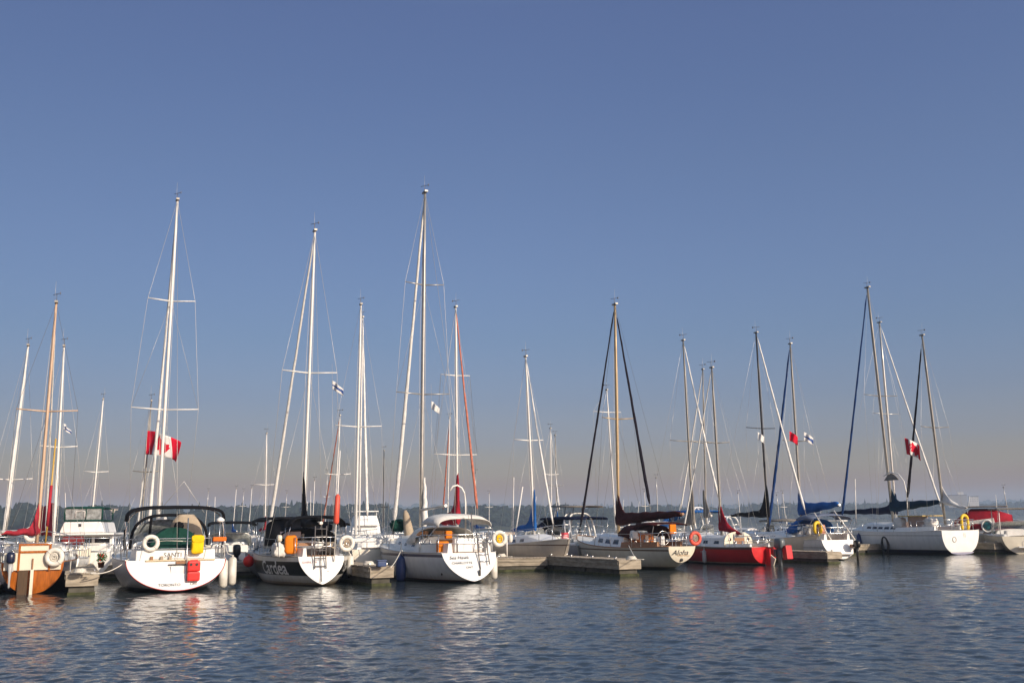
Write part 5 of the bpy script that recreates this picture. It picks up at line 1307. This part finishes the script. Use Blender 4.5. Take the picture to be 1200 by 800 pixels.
# boat with red canvas beyond the ketch
b = power('motorboat with large dark red canvas top beyond the ketch stern', 1196, 62.5, 62, 7.5, 2.7, h_cream, None, fs=1.0, windshield=True, top_z=2.2)
b.arch_canvas('red_top', [(.3, 1.15, 1.4, 2.2), (1.4, 1.25, 1.3, 2.6), (2.6, 1.25, 1.3, 2.62), (3.6, 1.1, 1.3, 1.9)], G('dark_red_canvas'), ex=2.8, th=.03)
mb = MB(); mb.box((2.2, 1.22, 1.55), (1.9, .05, .75), Matrix.Rotation(.12, 3, 'Y'), ch=.02); b.part(mb, 'side_panel', G('white_canvas'))
mb = MB(); mb.tube([Vector((1.7 + .3 * math.cos(t), 1.27, 1.55 + .36 * math.sin(t))) for t in [2 * PI * k / 22 for k in range(22)]], .05, 8, closed=True); b.part(mb, 'ring_window_rim', G('gelcoat'))
mb = MB(); mb.lathe([(.02, -.01), (.26, -.01), (.26, .01), (.02, .012)], (1.7, 1.26, 1.55), 18, axis='Y'); b.part(mb, 'ring_window', mat('teal_glass', (.03, .16, .18), .2))
b.flatpanel('roof_bar', -1.0, 1.0, 2.72, 2.78, 1.8, G('grey_canvas'), 2.6)
b = power('cream powerboat with pale hardtop cut by the picture edge', 1206, 57, -14, 7.5, 2.9, h_cream, None, hardtop='grey_canvas', top_z=2.35, fs=.98, tmat=G('cream_gelcoat'))
for y in (.55, .15): b.hoop('boarding_ladder', -.12, .16, .25, .78, G('dark_wire'), .014, ex=6) if y > .5 else None
b.flatpanel('swim_board', -1.2, .6, .35, .42, -.22, G('gelcoat'), .3)

# ---- flags
D = 46.6
P0, P1 = at_d(172.5, 504.5, D), at_d(170.0, 532, D)
flag('large red and white maple leaf flag streaming from a slender grey mast', P0, P1, 2.05, 'maple', wave=.22, fold=.08, dirn=Vector((.93, -.38, -.06)), droop=.42, phase=.6, staff=(at_d(174.5, 480, D), at_d(166.5, 590, D), .01))
D = 57
P0, P1 = at_d(1060, 513, D), at_d(1062.5, 532, D)
flag('small maple leaf flag hung between the two ketch masts', P0, P1, .98, 'maple', wave=.2, fold=.18, dirn=Vector((.8, -.55, -.25)), droop=.28, phase=2, staff=(at_d(1059, 500, D), at_d(1066, 600, D), .007))
def pennant(label, px, py, d, w, h, kind, **k):
    flag(label, at_d(px, py, d), at_d(px + .2, py + h, d), w, kind, wave=.06, dirn=Vector((.85, -.3, -.4)), droop=.12, staff=(at_d(px - .3, py - 20, d), at_d(px + 1.5, 600, d), .005), **k)
pennant('small blue and white burgee below the black sloop spreaders', 389.5, 446, 36.5, .48, 10, 'burgee')
pennant('white pennant beside the tall white sloop mast', 505.5, 470, 37.5, .35, 9, 'white')
pennant('tiny white pennant by the leftmost white masts', 74.5, 496, 40, .4, 7, 'burgee')
pennant('small red pennant under the spreader of the blue covered sloop', 925, 505, 53, .45, 11, 'red')
pennant('small white pennant under the spreader tip of the blue covered sloop', 942, 506, 53, .5, 10, 'burgee')
pennant('white pennant under the black mast spreader', 888, 506, 54.5, .35, 9, 'white')
# ---- planter on the walkway
p = at_d(119, 652, 37.6); M = Matrix.Translation((p.x, p.y, .58)) @ Matrix.Scale(.6, 4); r_ = tag(empty('potted_plant', M), 'potted green plant with red flowers on the walkway by the cruiser', 'plant')
mb = MB(); mb.lathe([(.02, 0), (.15, 0), (.2, .3), (.22, .3), (.22, .34), (.02, .34)], (0, 0, 0), 14); mb.build('pot', G('terracotta'), r_)
mb = MB(); r2 = random.Random(4)
for k in range(220):
    d = Vector((r2.gauss(0, 1), r2.gauss(0, 1), r2.gauss(0, 1))).normalized() * r2.uniform(.1, .34) + Vector((0, 0, .62)); u = Vector((r2.gauss(0, 1), r2.gauss(0, 1), r2.gauss(0, 1))).normalized() * .06; w = u.orthogonal().normalized() * .035
    mb.add([d - u, d + w, d + u, d - w], [(0, 1, 2, 3)])
mb.build('leaves', G('plant_green'), r_)
for k in range(7):
    d = Vector((r2.uniform(-.25, .25), r2.uniform(-.3, 0), r2.uniform(.45, .85))); mb = MB(); mb.lathe([(.01, -.04), (.05, -.02), (.055, .01), (.02, .04)], d, 7); mb.build('flower', G('flower_red'), r_)

# ---- bits lying about the docks
def coil(label, px, py, d, r=.2, n=6, m='rope_white'):
    p = at_d(px, py, d); root = tag(empty('rope_coil', Matrix.Translation(p)), label, 'rope coil', 'rope coils on the docks')
    rc = random.Random(int(px)); mb = MB(); pts = []
    for k in range(n * 14):
        a = 2 * PI * k / 14; q = r * (1 - .06 * (k // 14)) * rc.uniform(.94, 1.06); pts.append((q * math.cos(a), q * math.sin(a), .012 + .02 * (k / 14) + rc.uniform(-.006, .006)))
    mb.tube(pts, .014, 5); mb.build('loops', G(m), root)
    mb = MB(); mb.tube([(r, 0, .015), (r * 1.6, .1, .013), (r * 1.9, -.12, .013), (r * 2.3, .02, .013)], .014, 5); mb.build('tail', G(m), root)
def on_top(px, d, top):
    lo, hi = 500.0, 760.0
    for _ in range(40):
        mid = (lo + hi) / 2
        if at_d(px, mid, d).z > top: lo = mid
        else: hi = mid
    return lo
for lab, px, d, top in (('pale rope coil on the finger dock beside the orange sterned boat', 94, 30.6, .675), ('rope coil on the dock next to the low blue bin', 432, 34.5, .655), ('rope heap on the outer end of the long grey dock', 740, 37.0, .635), ('rope coil on the walkway behind the yellow centred ring buoy', 588, 43.9, .595)):
    coil(lab, px, on_top(px, d, top), d)
p = at_d(594, 640, 44.2); root = tag(empty('dock_post', Matrix.Translation((p.x, p.y, .58))), 'short dock post hung with two white floats by the beige hulled boat', 'dock post')
mb = MB(); mb.tube([(0, 0, 0), (0, 0, 1.0)], .035, 8); mb.build('post', G('white_mast'), root)
for sx in (-.16, .17):
    mb = MB(); mb.lathe([(.02, -.2), (.08, -.14), (.09, 0), (.08, .12), (.02, .18)], (sx, -.02, .82), 12); mb.build('float', G('white_buoy'), root)
    mb = MB(); mb.tube([(0, 0, 1.0), (sx * .6, -.02, 1.03), (sx, -.02, .99)], .014, 5); mb.build('lanyard', G('rope_white'), root)
